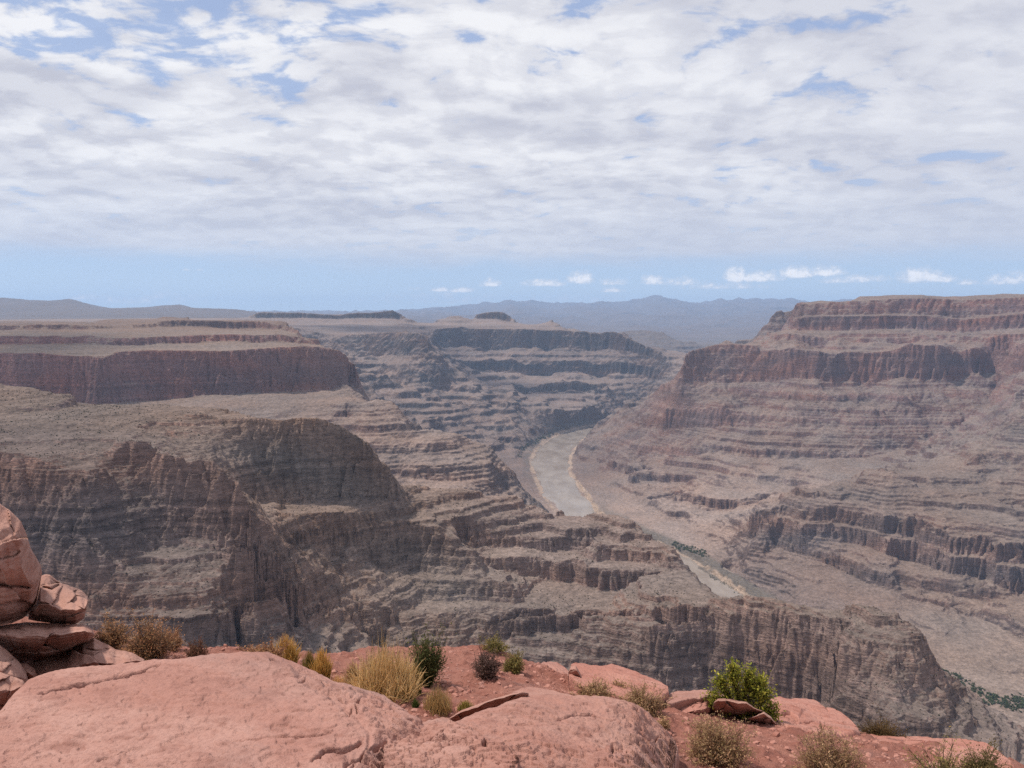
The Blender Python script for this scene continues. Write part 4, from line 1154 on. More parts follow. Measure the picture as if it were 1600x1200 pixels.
slab('rock_slab',
     [(-260, 1240), (-60, 1150), (0, 1112), (20, 1086), (45, 1063), (70, 1053), (110, 1045), (160, 1041), (210, 1036), (255, 1031), (285, 1031), (310, 1026), (340, 1022), (380, 1020), (415, 1021), (440, 1029), (470, 1042), (485, 1049), (520, 1066), (550, 1076), (580, 1083), (600, 1091), (625, 1106), (640, 1119), (655, 1130), (680, 1146), (705, 1168)],
     [(-260, 1300), (600, 1300), (650, 1260), (690, 1210), (705, 1172)],
     [(400, 1205, 2.62), (380, 1022, 3.95), (0, 1112, 3.1)], .55, M_SLAB, 'broad smooth pink sandstone slab in the left foreground, split by a long dark crack', step=1.25, nt=210,
     extra=flankA, ragged=lambda px, py: sstep(flankA(px, py), -.012, -.03) + .35 * sstep(py, 1165, 1195), seed=21, rough=.011, lam=.0065,
     cracks=[([(58, 1091), (85, 1082), (110, 1077), (150, 1068), (190, 1058), (225, 1050), (256, 1036)], 1.7, .040, .004),
             ([(484, 1200), (500, 1193), (506, 1183), (530, 1180), (546, 1174), (560, 1163), (568, 1158)], 1.6, .016, -.012),
             ([(535, 1205), (560, 1190), (580, 1180), (596, 1172), (606, 1163)], 3.0, .022, .010),
             ([(510, 1094), (525, 1095), (540, 1106), (552, 1110), (566, 1103), (583, 1103)], 1.5, .016, .012),
             ([(556, 1118), (560, 1126)], 1.2, .010, 0), ([(535, 1115), (545, 1122), (551, 1116)], 1.2, .008, .004),
             ([(350, 1162), (400, 1160), (440, 1156), (500, 1152), (520, 1148)], 1.5, .009, .005), ([(421, 1035), (432, 1033)], 2.0, .014, .004),
             ([(465, 1068), (478, 1062), (505, 1074), (514, 1080)], 1.4, .010, .007), ([(455, 1058), (480, 1055), (500, 1056)], 1.4, .006, .006), ([(150, 1198), (200, 1176)], 1.5, .006, .003)])
slab('rock_slab',
     [(640, 1180), (668, 1150), (690, 1138), (710, 1131), (735, 1120), (762, 1110), (776, 1108), (790, 1099), (815, 1092), (855, 1088), (900, 1089), (942, 1090), (975, 1096), (997, 1105), (1014, 1116), (1022, 1125), (1035, 1137), (1045, 1150), (1055, 1164), (1060, 1182)],
     [(640, 1290), (1000, 1290), (1045, 1235), (1060, 1186)],
     [(850, 1205, 2.95), (880, 1090, 4.0), (1045, 1170, 3.35)], .6, M_SLAB2, 'domed pink sandstone slab in the bottom centre with curving cracks', step=1.2, nt=190, seed=57, rough=.010, lam=.009, ragged=lambda px, py: .25 + .9 * sstep(px, 930, 1000) + .8 * sstep(py, 1160, 1185),
     extra=lambda px, py: .05 * np.exp(-((px - 800) / 110) ** 2 - ((py - 1165) / 60) ** 2) - .00002 * np.maximum(px - 940, 0) ** 2,
     cracks=[([(858, 1133), (880, 1131), (903, 1126), (925, 1126), (945, 1132), (965, 1139), (982, 1144)], 1.4, .016, .006), ([(992, 1149), (1004, 1157), (1012, 1164), (1030, 1166)], 1.6, .018, .012),
             ([(958, 1164), (955, 1174), (957, 1190), (956, 1205)], 1.8, .016, .024), ([(835, 1148), (832, 1160)], 1.0, .006, .003), ([(805, 1107), (815, 1106)], 1.8, .015, .003),
             ([(775, 1168), (790, 1171), (792, 1168)], 1.2, .008, .004), ([(917, 1127), (928, 1121)], 1.0, .006, 0), ([(986, 1120), (1000, 1118), (1010, 1122)], 1.4, .009, .008), ([(880, 1200), (900, 1197), (920, 1193)], 1.2, .008, .006)])
slab('rock_slab',
     [(600, 1173), (625, 1155), (643, 1141), (665, 1131), (684, 1126), (699, 1127), (713, 1133), (735, 1142), (765, 1160), (790, 1175), (812, 1192)],
     [(600, 1290), (700, 1290), (800, 1250), (812, 1196)],
     [(690, 1205, 2.72), (690, 1128, 3.3), (790, 1190, 2.80)], .5, M_SLAB2, 'low layered pink rock lump wedged between the two big foreground slabs', step=1.0, nt=150, seed=83, rough=.010, lam=.010, ragged=lambda px, py: .9 + 0 * px,
     cracks=[([(640, 1166), (660, 1165), (680, 1161), (697, 1155), (720, 1154), (742, 1160)], 1.6, .014, .012), ([(655, 1165), (675, 1166), (680, 1170), (700, 1168), (728, 1172), (732, 1190)], 1.5, .012, -.010), ([(759, 1173), (757, 1190)], 2.0, .018, .010),
             ([(650, 1199), (690, 1192), (705, 1190), (702, 1186)], 1.4, .009, .005)])
boulder('rock', [(694, 1131), (702, 1122), (722, 1109), (745, 1101), (770, 1092), (792, 1086), (815, 1080), (826, 1083)], [(694, 1133), (710, 1136), (735, 1128), (760, 1118), (785, 1108), (812, 1096), (826, 1086)],
        4.15, .22, M_BOULDER, 'dark overhanging red rock face in shade behind the domed slab', edge=.12, under=.95, seed=5, tilt=.04, rough=.014, cat='rock')
slab('rock_slab', [(800, 1083), (815, 1078), (830, 1075), (858, 1079), (880, 1085), (905, 1091)], [(800, 1090), (830, 1100), (870, 1100), (905, 1093)],
     [(830, 1077, 4.5), (830, 1098, 4.1), (890, 1088, 4.4)], .3, M_SLAB2, 'thin pale rock strip just behind the domed slab', seed=15, nt=40, step=1.2)
slab('rock_slab', [(889, 1056), (893, 1040), (900, 1037), (918, 1040), (942, 1043), (957, 1039), (975, 1044), (1005, 1055), (1030, 1066), (1044, 1074)], [(889, 1058), (907, 1070), (940, 1080), (985, 1092), (1025, 1092), (1044, 1080)],
     [(905, 1040, 6.2), (930, 1078, 5.3), (1030, 1070, 5.9)], .5, M_LEDGE, 'flat tilted pink slab on the rim edge behind the grey shrub', seed=33, nt=90, step=1.0, rnd=.08)
boulder('rock', [(888, 1050), (892, 1041), (900, 1040), (910, 1058), (918, 1070)], [(888, 1054), (894, 1068), (904, 1074), (912, 1076), (918, 1073)], 5.75, .12, M_BOULDER, 'grey brown broken end of the tilted slab on the rim', edge=.2, under=.6, seed=44, cat='rock', nt=40)
slab('rock_slab', [(1041, 1094), (1048, 1083), (1062, 1080), (1094, 1079), (1113, 1080), (1133, 1084), (1138, 1088)], [(1041, 1097), (1046, 1100), (1062, 1096), (1084, 1092), (1107, 1090), (1122, 1089), (1138, 1089)],
     [(1060, 1081, 6.0), (1060, 1096, 5.5), (1120, 1084, 5.95)], .10, M_SLAB2, 'small pink flagstone resting on a boulder left of the green bush', seed=61, nt=50, step=.7, rnd=.02)
boulder('rock', [(1040, 1110), (1050, 1103), (1066, 1098), (1086, 1094), (1104, 1093), (1110, 1104)], [(1040, 1113), (1055, 1120), (1075, 1122), (1100, 1122), (1110, 1113)], 5.75, .35, M_LEDGE, 'rounded pale pink boulder under the small flagstone', edge=.62, under=.3, seed=62, nt=60)
boulder('rock', [(1112, 1106), (1116, 1094), (1122, 1090), (1140, 1090), (1166, 1096), (1178, 1104), (1190, 1109), (1196, 1113)], [(1112, 1112), (1118, 1117), (1134, 1120), (1158, 1123), (1176, 1120), (1188, 1117), (1196, 1115)], 5.75, .34, M_BOULDER,
        'angular red block with a shaded front face below the green bush', edge=.16, under=.75, seed=64, nt=70, tilt=-.05, pw=.6, endp=4)
boulder('rock', [(1168, 1123), (1180, 1118), (1194, 1112), (1205, 1120), (1213, 1131)], [(1168, 1125), (1184, 1129), (1198, 1133), (1208, 1134), (1213, 1133)], 5.55, .2, M_BOULDER, 'small wedge shaped red rock right of the angular block', edge=.2, under=.7, seed=66, nt=40)
slab('rock_ledge', [(1203, 1105), (1210, 1094), (1220, 1091), (1234, 1094), (1264, 1094), (1281, 1098), (1294, 1107), (1307, 1110), (1317, 1116), (1332, 1127), (1341, 1138)], [(1203, 1116), (1215, 1132), (1240, 1142), (1290, 1148), (1328, 1146), (1341, 1141)],
     [(1230, 1095, 7.0), (1240, 1140, 5.5), (1335, 1135, 6.2)], .7, M_LEDGE, 'smooth salmon coloured ledge jutting over the drop right of the green bush', seed=71, nt=100, step=.9, rnd=.12, cat='rock ledge', lam=.008,
     cracks=[([(1232, 1135), (1255, 1130), (1275, 1127), (1283, 1128), (1284, 1142)], 1.2, .02, .02), ([(1281, 1099), (1292, 1106), (1296, 1113)], 1.4, .02, .02), ([(1215, 1118), (1235, 1118), (1248, 1126)], 1.8, .02, -.02)])
slab('rock_ledge', [(1222, 1150), (1250, 1143), (1275, 1140), (1296, 1144), (1345, 1147), (1366, 1150), (1373, 1153), (1430, 1154), (1472, 1156), (1515, 1159), (1547, 1165), (1564, 1175), (1579, 1188), (1588, 1204)],
     [(1222, 1152), (1260, 1160), (1320, 1172), (1400, 1190), (1450, 1215), (1520, 1250), (1588, 1250)],
     [(1300, 1146, 6.3), (1560, 1176, 5.6), (1440, 1200, 4.85)], .8, M_LEDGE, 'long salmon red rock ledge along the rim at the bottom right', seed=77, nt=120, step=1.2, rnd=.12, cat='rock ledge', lam=.010,
     cracks=[([(1370, 1152), (1372, 1162), (1385, 1172)], 1.5, .02, .015), ([(1380, 1178), (1420, 1180), (1450, 1190)], 1.8, .02, .02)])
slab('rock_slab', [(845, 1052), (855, 1036), (870, 1035), (885, 1044), (892, 1054), (893, 1062)], [(845, 1056), (860, 1060), (880, 1064), (893, 1063)], [(860, 1038, 6.8), (860, 1058, 6.3), (890, 1056, 6.6)], .4, M_LEDGE, 'small rounded pink rock at the lip of the rim beside the olive shrub', seed=91, nt=40, step=.8, rnd=.06)
slab('rock_slab', [(820, 1050), (835, 1042), (850, 1034), (864, 1040), (868, 1052)], [(820, 1052), (845, 1056), (868, 1054)], [(850, 1036, 6.9), (840, 1054, 6.3), (866, 1048, 6.7)], .4, M_LEDGE, 'low pink rock half buried in soil at the lip', seed=92, nt=40, step=.8, rnd=.06)
slab('rock_slab', [(610, 1116), (640, 1112), (670, 1115), (700, 1118), (716, 1122)], [(610, 1122), (640, 1134), (680, 1136), (716, 1126)], [(640, 1113, 4.5), (640, 1132, 4.05), (710, 1121, 4.4)], .3, M_SLAB2, 'flat cracked rock in the gap below the straw grass', seed=95, nt=50, step=.9,
     cracks=[([(625, 1125), (650, 1122), (690, 1124)], 1.3, .02, .02)])
# pile of boulders at the left
GP = 'boulders piled at the left edge'
boulder('boulder', [(44, 958), (46, 940), (58, 930), (63, 900), (70, 897), (78, 898), (95, 911), (108, 915), (128, 923), (137, 931), (138, 936)], [(44, 968), (60, 971), (90, 975), (118, 975), (132, 966), (138, 940)], 5.0, .5, M_BOULDER,
        'upper flat topped red boulder behind the big rounded one, dark hollow beneath', edge=.62, under=.55, seed=101, rough=.026, group=GP, pw=.9, endp=7,
        cracks=[([(66, 918), (80, 921), (96, 913)], 2.0, .05, .03)])
boulder('boulder', [(28, 1040), (50, 1030), (90, 1020), (112, 1010), (130, 1000), (147, 997), (168, 1007), (180, 1014), (207, 1020), (226, 1030)], [(28, 1062), (45, 1068), (75, 1062), (120, 1054), (180, 1046), (226, 1034)], 4.75, .5, M_BOULDER,
        'low sloping red rock wedged between the boulder pile and the big slab', edge=.72, under=.3, seed=111, rough=.022, group=GP, pw=1.0, lam=.02,
        cracks=[([(128, 1012), (150, 1018), (165, 1014), (172, 1017)], 1.5, .03, .02), ([(176, 1026), (195, 1030)], 1.3, .02, .01)])
boulder('boulder', [(-120, 985), (0, 977), (39, 972), (90, 974), (132, 976), (144, 983), (147, 990)], [(-120, 1012), (0, 1012), (20, 1028), (54, 1034), (84, 1027), (105, 1017), (120, 1008), (138, 1002), (147, 994)], 4.7, .55, M_BOULDER,
        'thick protruding red sandstone slab in the boulder pile with a shadowed underside', edge=.36, under=.75, seed=121, rough=.024, group=GP, pw=.9, endp=10, lam=.02)
boulder('boulder', [(-170, 800), (-100, 765), (-40, 775), (0, 787), (15, 797), (33, 815), (42, 836), (48, 857), (58, 873), (64, 884), (65.5, 892)], [(-170, 980), (-100, 985), (0, 977), (18, 974), (36, 966), (50, 955), (57, 940), (62, 915), (65.5, 896)], 4.55, .6, M_BOULDER,
        'tallest rounded red boulder at the left edge, weathered in layers', edge=.52, under=.7, seed=131, rough=.045, group=GP, lam=.022, lamz=.10, endp=2.4, nt=140, pw=.55,
        cracks=[([(-60, 912), (0, 914), (30, 916), (50, 918)], 2.4, .06, .03), ([(-20, 872), (4, 874), (22, 868), (34, 862)], 1.2, .02, .02)])
boulder('boulder', [(-120, 1010), (0, 1008), (12, 1017), (30, 1034), (41, 1050), (44, 1062)], [(-120, 1080), (0, 1085), (20, 1084), (36, 1078), (44, 1066)], 4.15, .4, M_BOULDER, 'smooth grey red boulder under the protruding slab', edge=.5, under=.4, seed=141, group=GP, rough=.015)
boulder('boulder', [(30, 1036), (42, 1036), (54, 1045), (58, 1054)], [(30, 1056), (42, 1071), (52, 1068), (58, 1058)], 4.3, .18, M_BOULDER, 'small dark red stone jammed beside the smooth grey red boulder', edge=.4, under=.4, seed=146, group=GP, nt=40)
boulder('boulder', [(-120, 1050), (0, 1050), (18, 1056), (36, 1063), (42, 1072)], [(-120, 1120), (0, 1116), (8, 1109), (20, 1098), (34, 1086), (42, 1076)], 3.7, .35, M_BOULDER, 'lowest rock of the pile, flat topped, at the left frame edge', edge=.45, under=.45, seed=151, group=GP, rough=.02)

# loose stones lying about on the soil
def icosa():
    g = (1 + 5 ** .5) / 2
    v = np.array([(-1, g, 0), (1, g, 0), (-1, -g, 0), (1, -g, 0), (0, -1, g), (0, 1, g), (0, -1, -g), (0, 1, -g), (g, 0, -1), (g, 0, 1), (-g, 0, -1), (-g, 0, 1)], float)
    f = np.array([(0, 11, 5), (0, 5, 1), (0, 1, 7), (0, 7, 10), (0, 10, 11), (1, 5, 9), (5, 11, 4), (11, 10, 2), (10, 7, 6), (7, 1, 8), (3, 9, 4), (3, 4, 2), (3, 2, 6), (3, 6, 8), (3, 8, 9), (4, 9, 5), (2, 4, 11), (6, 2, 10), (8, 6, 7), (9, 8, 1)])
    return v / np.linalg.norm(v[0]), f
IV, IF = icosa()
def scatter(centres, radii, squash, jitter, rng):
    n = len(centres)
    k = 1 + jitter * rng.normal(size=(n, 12, 1))
    v = IV[None] * k
    a = rng.random(n) * 6.283; ca, sa = np.cos(a), np.sin(a)
    st = 1 + .35 * rng.normal(size=(n, 1))
    x = v[..., 0] * np.clip(st, .6, 1.8); y = v[..., 1]; z = v[..., 2] * squash
    V = np.stack([x * ca[:, None] - y * sa[:, None], x * sa[:, None] + y * ca[:, None], z], -1) * radii[:, None, None] + centres[:, None]
    Fc = IF[None] + 12 * np.arange(n)[:, None, None]
    return V.reshape(-1, 3), Fc.reshape(-1, 3)
def build_gravel():
    rng = np.random.default_rng(5)
    n = 5200
    px = rng.uniform(180, 1600, n); u = rng.uniform(0, 1, n)
    D = 3.6 * (6.6 / 3.6) ** u
    tx = (px - CX) / FPX
    r = .004 + .022 * rng.random(n) ** 5 + .004 * rng.random(n)
    z = soil(tx, D)
    ok = (np.interp(px, [p[0] for p in LIP], [p[2] for p in LIP]) > D + .02)
    c = np.stack([tx * D, D, z + r * .15], 1)[ok]
    V, Fc = scatter(c, r[ok], .55, .16, rng)
    tag(mesh_obj('gravel', V, Fc, M_LEDGE, smooth=False), 'small red stones scattered on the soil', kind='stuff')
build_gravel()
# ------------------------------------------------------------------ plants of the rim
def plant_material():
    m = bpy.data.materials.new('plant'); m.use_nodes = True
    n = NT(m.node_tree); out = n.node('ShaderNodeOutputMaterial')
    a = n.node('ShaderNodeAttribute', attribute_name='rock').outputs['Color']
    d = n.node('ShaderNodeBsdfDiffuse'); t = n.node('ShaderNodeBsdfTranslucent'); mx = n.node('ShaderNodeMixShader')
    n.put(d.inputs[0], a); n.put(t.inputs[0], a); mx.inputs[0].default_value = .42
    n.t.links.new(d.outputs[0], mx.inputs[1]); n.t.links.new(t.outputs[0], mx.inputs[2]); n.t.links.new(mx.outputs[0], out.inputs[0])
    return m
M_PLANT = plant_material()

def unit(v): return v / np.maximum(np.linalg.norm(v, axis=-1, keepdims=True), 1e-9)

def ribbons(P, w, rng):
    """P (n,k,3) centre lines, w (n,k) widths: two crossed strips each"""
    n, k, _ = P.shape
    T = np.gradient(P, axis=1); T = unit(T)
    R = rng.normal(size=(n, 1, 3)); A = unit(np.cross(T, R)); B = np.cross(T, A)
    Vs, Fs, o = [], [], 0
    for S in (A, B):
        l, r = P - S * w[..., None] / 2, P + S * w[..., None] / 2
        V = np.stack([l, r], 2)
        i = (np.arange(n * k * 2) + o).reshape(n, k, 2)
        Fs.append(np.stack([i[:, :-1, 0], i[:, :-1, 1], i[:, 1:, 1], i[:, 1:, 0]], -1).reshape(-1, 4))
        Vs.append(V.reshape(-1, 3)); o += n * k * 2
    return np.concatenate(Vs), np.concatenate(Fs), 2

def strip_colours(cols, n, k, rng, var=.18, tip=None):
    c = np.array(cols)[rng.integers(0, len(cols), n)] * (1 + var * rng.normal(size=(n, 1)))
    c = np.repeat(c[:, None], k, 1)
    if tip is not None:
        s = np.linspace(0, 1, k)[None, :, None] ** 1.2
        t = np.array(tip)[None, None] * (1 + var * rng.normal(size=(n, 1, 1)))
        c = c * (1 - s) + t * s
    c = np.clip(np.repeat(c[:, :, None], 2, 2).reshape(-1, 3), .01, .9)
    return np.concatenate([c, c])

def leaves(C, size, rng, up=.3):
    """small diamond leaves at C"""
    n = len(C)
    a = unit(rng.normal(size=(n, 3)) + np.array([0, 0, up])); b = unit(np.cross(a, rng.normal(size=(n, 3))))
    L = size * (0.6 + .8 * rng.random((n, 1)))
    V = np.stack([C - a * L * .1, C + b * L * .28 + a * L * .45, C + a * L, C - b * L * .28 + a * L * .45], 1)
    return V.reshape(-1, 3), np.arange(4 * n).reshape(n, 4)

def dims(px, py, w, h, fb):
    b = hit(px, py, fb)
    k = b[1] / FPX * 1.08
    return b, w * k, h * k

def shrub(px, py, w, h, label, stem, leaf, seed, name='shrub', n=150, sub=9, leaf_n=3, leaf_size=.012, twig=.0045, spread=1.0, flat=.0, fb=5.0, group=None, cat='shrub', dens_low=.15, lobes=None):
    rng = np.random.default_rng(seed)
    b, W, H = dims(px, py, w, h, fb)
    root = tag(empty(name, b), label, cat, group)
    # tips fill a dome with an uneven outline
    ph = rng.random(n) * 6.283
    q = rng.random(n) ** .45
    el = np.arcsin(rng.uniform(dens_low, 1, n))
    bump = 1 + .16 * np.sin(ph * 3 + seed) + .14 * np.sin(ph * 5 + seed * 2.3) + .18 * rng.normal(size=n)
    tip = np.stack([np.cos(ph) * np.cos(el) * W / 2 * spread, np.sin(ph) * np.cos(el) * W / 2 * .9 * spread, np.sin(el) * H], 1) * (q * bump)[:, None]
    if lobes is not None:
        lb = np.array(lobes, float)
        li = rng.integers(0, len(lb), n)
        cc = lb[li][:, :3] * np.array([W / 2, W / 2 * .7, H]); rr = lb[li][:, 3:4]
        g = unit(rng.normal(size=(n, 3))) * rng.random((n, 1)) ** .4
        tip = cc + g * rr * np.array([W / 2, W / 2, H * .8])
    tip[:, 2] = np.maximum(tip[:, 2], .02 * H)
    st = np.stack([rng.normal(size=n) * W * .035, rng.normal(size=n) * W * .035, np.zeros(n) - .01], 1)
    k = 6; s = np.linspace(0, 1, k)[None, :, None]
    mid = st + (tip - st) * .5 + np.array([0, 0, 1]) * (H * .08) + rng.normal(size=(n, 3)) * W * .03
    P = st[:, None] * (1 - s) ** 2 + 2 * mid[:, None] * s * (1 - s) + tip[:, None] * s ** 2
    wv = twig * (1.3 - .9 * np.linspace(0, 1, k))[None] * (.7 + .6 * rng.random((n, 1)))
    # branchlets
    m = n * sub
    pi = rng.integers(0, n, m); sf = rng.uniform(.35 if lobes is None else .72, 1, m)
    base = st[pi] * (1 - sf[:, None]) ** 2 + 2 * mid[pi] * (sf * (1 - sf))[:, None] + tip[pi] * sf[:, None] ** 2
    d0 = unit(tip[pi] - st[pi])
    dr = unit(d0 + .75 * rng.normal(size=(m, 3)) + np.array([0, 0, .25]))
    ln = (.10 + .12 * rng.random((m, 1))) * math.sqrt(W * H) * (1 - flat)
    k2 = 3; s2 = np.linspace(0, 1, k2)[None, :, None]
    P2 = base[:, None] + dr[:, None] * ln[:, None] * s2 + (rng.normal(size=(m, 1, 3)) * ln[:, None] * .2) * s2 ** 2
    P2[..., 2] = np.maximum(P2[..., 2], .005)
    w2 = twig * .6 * np.array([1, .8, .4])[None] * np.ones((m, 1))
    v1, f1, _ = ribbons(P, wv, rng); v2, f2, _ = ribbons(P2, w2, rng)
    c1 = strip_colours(stem, n, k, rng); c2 = strip_colours(stem, m, k2, rng, .2)
    mesh_obj('stems', np.concatenate([v1, v2]), np.concatenate([f1, f2 + len(v1)]), M_PLANT, root, False, np.concatenate([c1, c2]))
    if leaf_n:
        lp = (P2[:, 1:, :][:, rng.integers(0, 2, leaf_n)]).reshape(-1, 3) + rng.normal(size=(m * leaf_n, 3)) * leaf_size * .8
        lp = lp[lp[:, 2] > 0]
        v, f = leaves(lp, leaf_size, rng)
        c = np.array(leaf)[rng.integers(0, len(leaf), len(lp))] * (1 + .2 * rng.normal(size=(len(lp), 1)))
        mesh_obj('foliage', v, f, M_PLANT, root, False, np.clip(np.repeat(c, 4, 0), .01, .8))
    return root

def tuft(px, py, w, h, label, base_col, tip_col, seed, n=420, name='grass_tuft', width=.0042, loose=.55, stalks=0, fb=5.0, group=None, cat='grass tuft', low=None, droop=.25, foot=.16):
    rng = np.random.default_rng(seed)
    b, W, H = dims(px, py, w, h, fb)
    root = tag(empty(name, b), label, cat, group)
    def blades(n, hh, ww, cols, tipc, wd, part, cl=.55):
        ph = rng.random(n) * 6.283; q = rng.random(n) ** .6
        st = np.stack([np.cos(ph) * q * W * foot, np.sin(ph) * q * W * foot, np.full(n, -.01)], 1)
        ph2 = ph + .5 * rng.normal(size=n); o = ww / 2 * q * (.35 + .65 * rng.random(n))
        top = hh * (1 - .35 * q ** 2) * (cl + (1 - cl) * rng.random(n))
        tip = np.stack([np.cos(ph2) * o, np.sin(ph2) * o, top * (1 - droop * rng.random(n) * q)], 1)
        mid = st * .6 + tip * np.array([.4, .4, .0]) + np.stack([np.zeros(n), np.zeros(n), top * .62], 1)
        k = 6; s = np.linspace(0, 1, k)[None, :, None]
        P = st[:, None] * (1 - s) ** 2 + 2 * mid[:, None] * s * (1 - s) + tip[:, None] * s ** 2
        P = P + rng.normal(size=(n, 1, 3)) * np.array([.02, .02, 0]) * W * s ** 2
        wv = wd * np.array([.9, 1, .9, .75, .5, .2])[None] * (.7 + .6 * rng.random((n, 1)))
        v, f, _ = ribbons(P, wv, rng)
        mesh_obj(part, v, f, M_PLANT, root, False, strip_colours(cols, n, k, rng, .15, tipc))
    blades(n, H, W, base_col, tip_col, width, 'blades', loose)
    if low is not None:
        blades(n // 4, H * .5, W * .7, low, low[0], width * 1.1, 'green_blades')
    if stalks:
        blades(stalks, H * 1.35, W * .8, [(.42, .30, .16)], (.50, .36, .20), width * .7, 'seed_stalks', .7)
    return root

BR = [(0.254, 0.16, 0.112), (0.206, 0.14, 0.104), (0.309, 0.206, 0.146)]          # dry brown twigs
BRL = [(0.527, 0.268, 0.144), (0.426, 0.24, 0.13), (0.372, 0.223, 0.111)]
GY = [(0.361, 0.224, 0.145), (0.288, 0.187, 0.13), (0.435, 0.275, 0.182)]          # grey twigs
GYL = [(0.561, 0.351, 0.203), (0.471, 0.31, 0.171), (0.394, 0.28, 0.138)]
RD = [(0.346, 0.179, 0.126), (0.273, 0.147, 0.109)]
OL = [(0.218, 0.173, 0.082), (0.182, 0.155, 0.077)]
OLL = [(0.301, 0.252, 0.088), (0.36, 0.265, 0.098), (0.229, 0.203, 0.074)]
GRN = [(0.355, 0.345, 0.054), (0.269, 0.288, 0.047), (0.454, 0.395, 0.071), (0.212, 0.23, 0.042)]
GS = 'dry shrubs along the rim'
shrub(176, 1012, 62, 50, 'sparse brown shrub squeezed against the boulder pile', BR, BRL, 1, group=GS, n=110)
shrub(232, 1030, 92, 64, 'largest dry brown shrub at the left, in front of the dark cliff', BR, BRL, 2, group=GS, n=190)
shrub(268, 1016, 44, 34, 'low brown shrub half behind the largest dry shrub', RD, BRL, 3, group=GS, n=80)
shrub(308, 1010, 38, 30, 'small reddish fan shaped shrub standing alone on the rim', RD, [(.17, .10, .065)], 4, group=GS, n=90, spread=1.0, leaf_n=1, dens_low=.35)
shrub(420, 1016, 62, 28, 'dry brown shrub behind the left golden grass tuft', RD, BRL, 5, group=GS, n=110)
shrub(395, 1022, 60, 10, 'low dead brush along the soil edge behind the big slab', RD, BRL, 6, group=GS, n=60, leaf_n=1)
shrub(580, 1013, 60, 27, 'brown shrub behind the tall straw grass', RD, BRL, 7, group=GS, n=110)
shrub(762, 1058, 44, 41, 'round purplish brown shrub on the open red soil', [(.15, .09, .075), (.12, .075, .065)], [(.18, .115, .095)], 8, group=GS, n=130)
shrub(772, 1018, 56, 20, 'low olive brown brush on the lip behind the purplish shrub', OL, OLL, 9, group=GS, n=90)
shrub(803, 1050, 40, 30, 'small dark olive shrub beside the pink rock at the lip', OL, OLL, 10, group=GS, n=110)
shrub(928, 1092, 66, 24, 'grey twiggy shrub at the left end of the row behind the domed slab', GY, GYL, 11, group=GS, n=120, fb=5.0)
shrub(968, 1094, 44, 26, 'grey twiggy shrub in the middle of the row behind the domed slab', GY, GYL, 12, group=GS, n=100, fb=5.0)
shrub(1003, 1116, 76, 46, 'fullest grey twiggy shrub at the right end of the row behind the domed slab', GY, GYL, 13, group=GS, n=150, fb=4.9)
shrub(1036, 1140, 20, 22, 'tiny grey shrub beside the right edge of the domed slab', GY, GYL, 14, group=GS, n=40, fb=4.8)
shrub(1118, 1190, 98, 68, 'round grey brown shrub on bare soil right of the domed slab', GY, GYL, 15, group=GS, n=260, twig=.0038)
shrub(1294, 1222, 108, 72, 'spiky grey brown shrub cut by the bottom edge of the picture', GY, GYL, 16, group=GS, n=250, twig=.0038)
shrub(1380, 1156, 88, 38, 'rusty brown shrub hanging below the long ledge at the right', [(.15, .095, .05), (.12, .08, .045)], [(.165, .11, .05)], 17, group=GS, n=150, fb=6.3)
shrub(1470, 1226, 110, 56, 'thin olive twigs at the bottom right over the long ledge', [(.24, .18, .11), (.17, .14, .07)], OLL, 18, group=GS, n=90, sub=7, leaf_n=2, fb=4.5)
shrub(1535, 1222, 84, 50, 'olive brown bush in the bottom right corner', OL, [(.17, .14, .06), (.20, .15, .07)], 19, group=GS, n=150, fb=4.6)
shrub(668, 1074, 66, 80, 'dark green broom like bush behind the tall straw grass', [(.125, .125, .050), (.10, .11, .045), (.16, .135, .06)], [(.13, .135, .052), (.105, .115, .045)], 20, name='bush', cat='bush', n=420, sub=4, leaf_n=1, dens_low=.5, leaf_size=.016, twig=.004)
GB = shrub(1158, 1122, 80, 78, 'bright green bush growing out of the rocks on the rim', [(.14, .115, .07), (.11, .10, .05)], GRN, 21, name='bush', cat='bush', n=190, sub=7, leaf_n=4, leaf_size=.020, twig=.005, fb=6.3,
      lobes=[(-.34, 0, .80, .17), (-.70, 0, .60, .19), (-1.0, 0, .36, .20), (-.1, .2, .52, .26), (.22, 0, .66, .18), (.55, -.1, .56, .22), (.95, 0, .44, .20), (.15, -.3, .26, .28), (.75, -.1, .16, .22), (1.15, 0, .12, .18), (-.6, .1, .24, .24), (-.38, 0, 1.0, .06), (.24, 0, .86, .08), (.75, .2, .70, .08), (-.85, .1, .76, .06)])
GG = 'yellow grass tufts behind the big slab'
GOLD, GOLDT = [(.36, .27, .085), (.46, .31, .10)], (.75, .48, .17)
GREENL = [(.085, .125, .025), (.12, .15, .035)]
tuft(447, 1042, 58, 56, 'golden grass tuft, left one of the pair behind the big slab', GOLD, GOLDT, 31, group=GG, low=GREENL, n=700, droop=.35, foot=.26)
tuft(484, 1060, 36, 48, 'bright green and golden tuft between the golden pair', GREENL, (.40, .27, .10), 33, group=GG, low=[(.09, .17, .02)], n=380, foot=.26)
tuft(503, 1068, 44, 62, 'golden grass tuft, right one of the pair behind the big slab', GOLD, GOLDT, 32, group=GG, low=[(.10, .12, .035)], n=560, droop=.35, foot=.26)
tuft(602, 1090, 156, 88, 'tallest pale straw bunch grass, beside the dark green bush', [(.74, .55, .28), (.62, .46, .22), (.80, .62, .34)], (.84, .60, .32), 34, group=GG, n=1300, stalks=150, width=.0044, loose=.3, foot=.3, droop=.45, low=[(.46, .38, .17), (.36, .34, .13)])
tuft(566, 1090, 60, 40, 'low straw grass spilling left below the tallest bunch grass', [(.70, .50, .25)], (.82, .56, .30), 41, group=GG, n=320, width=.0036, loose=.3, foot=.4)
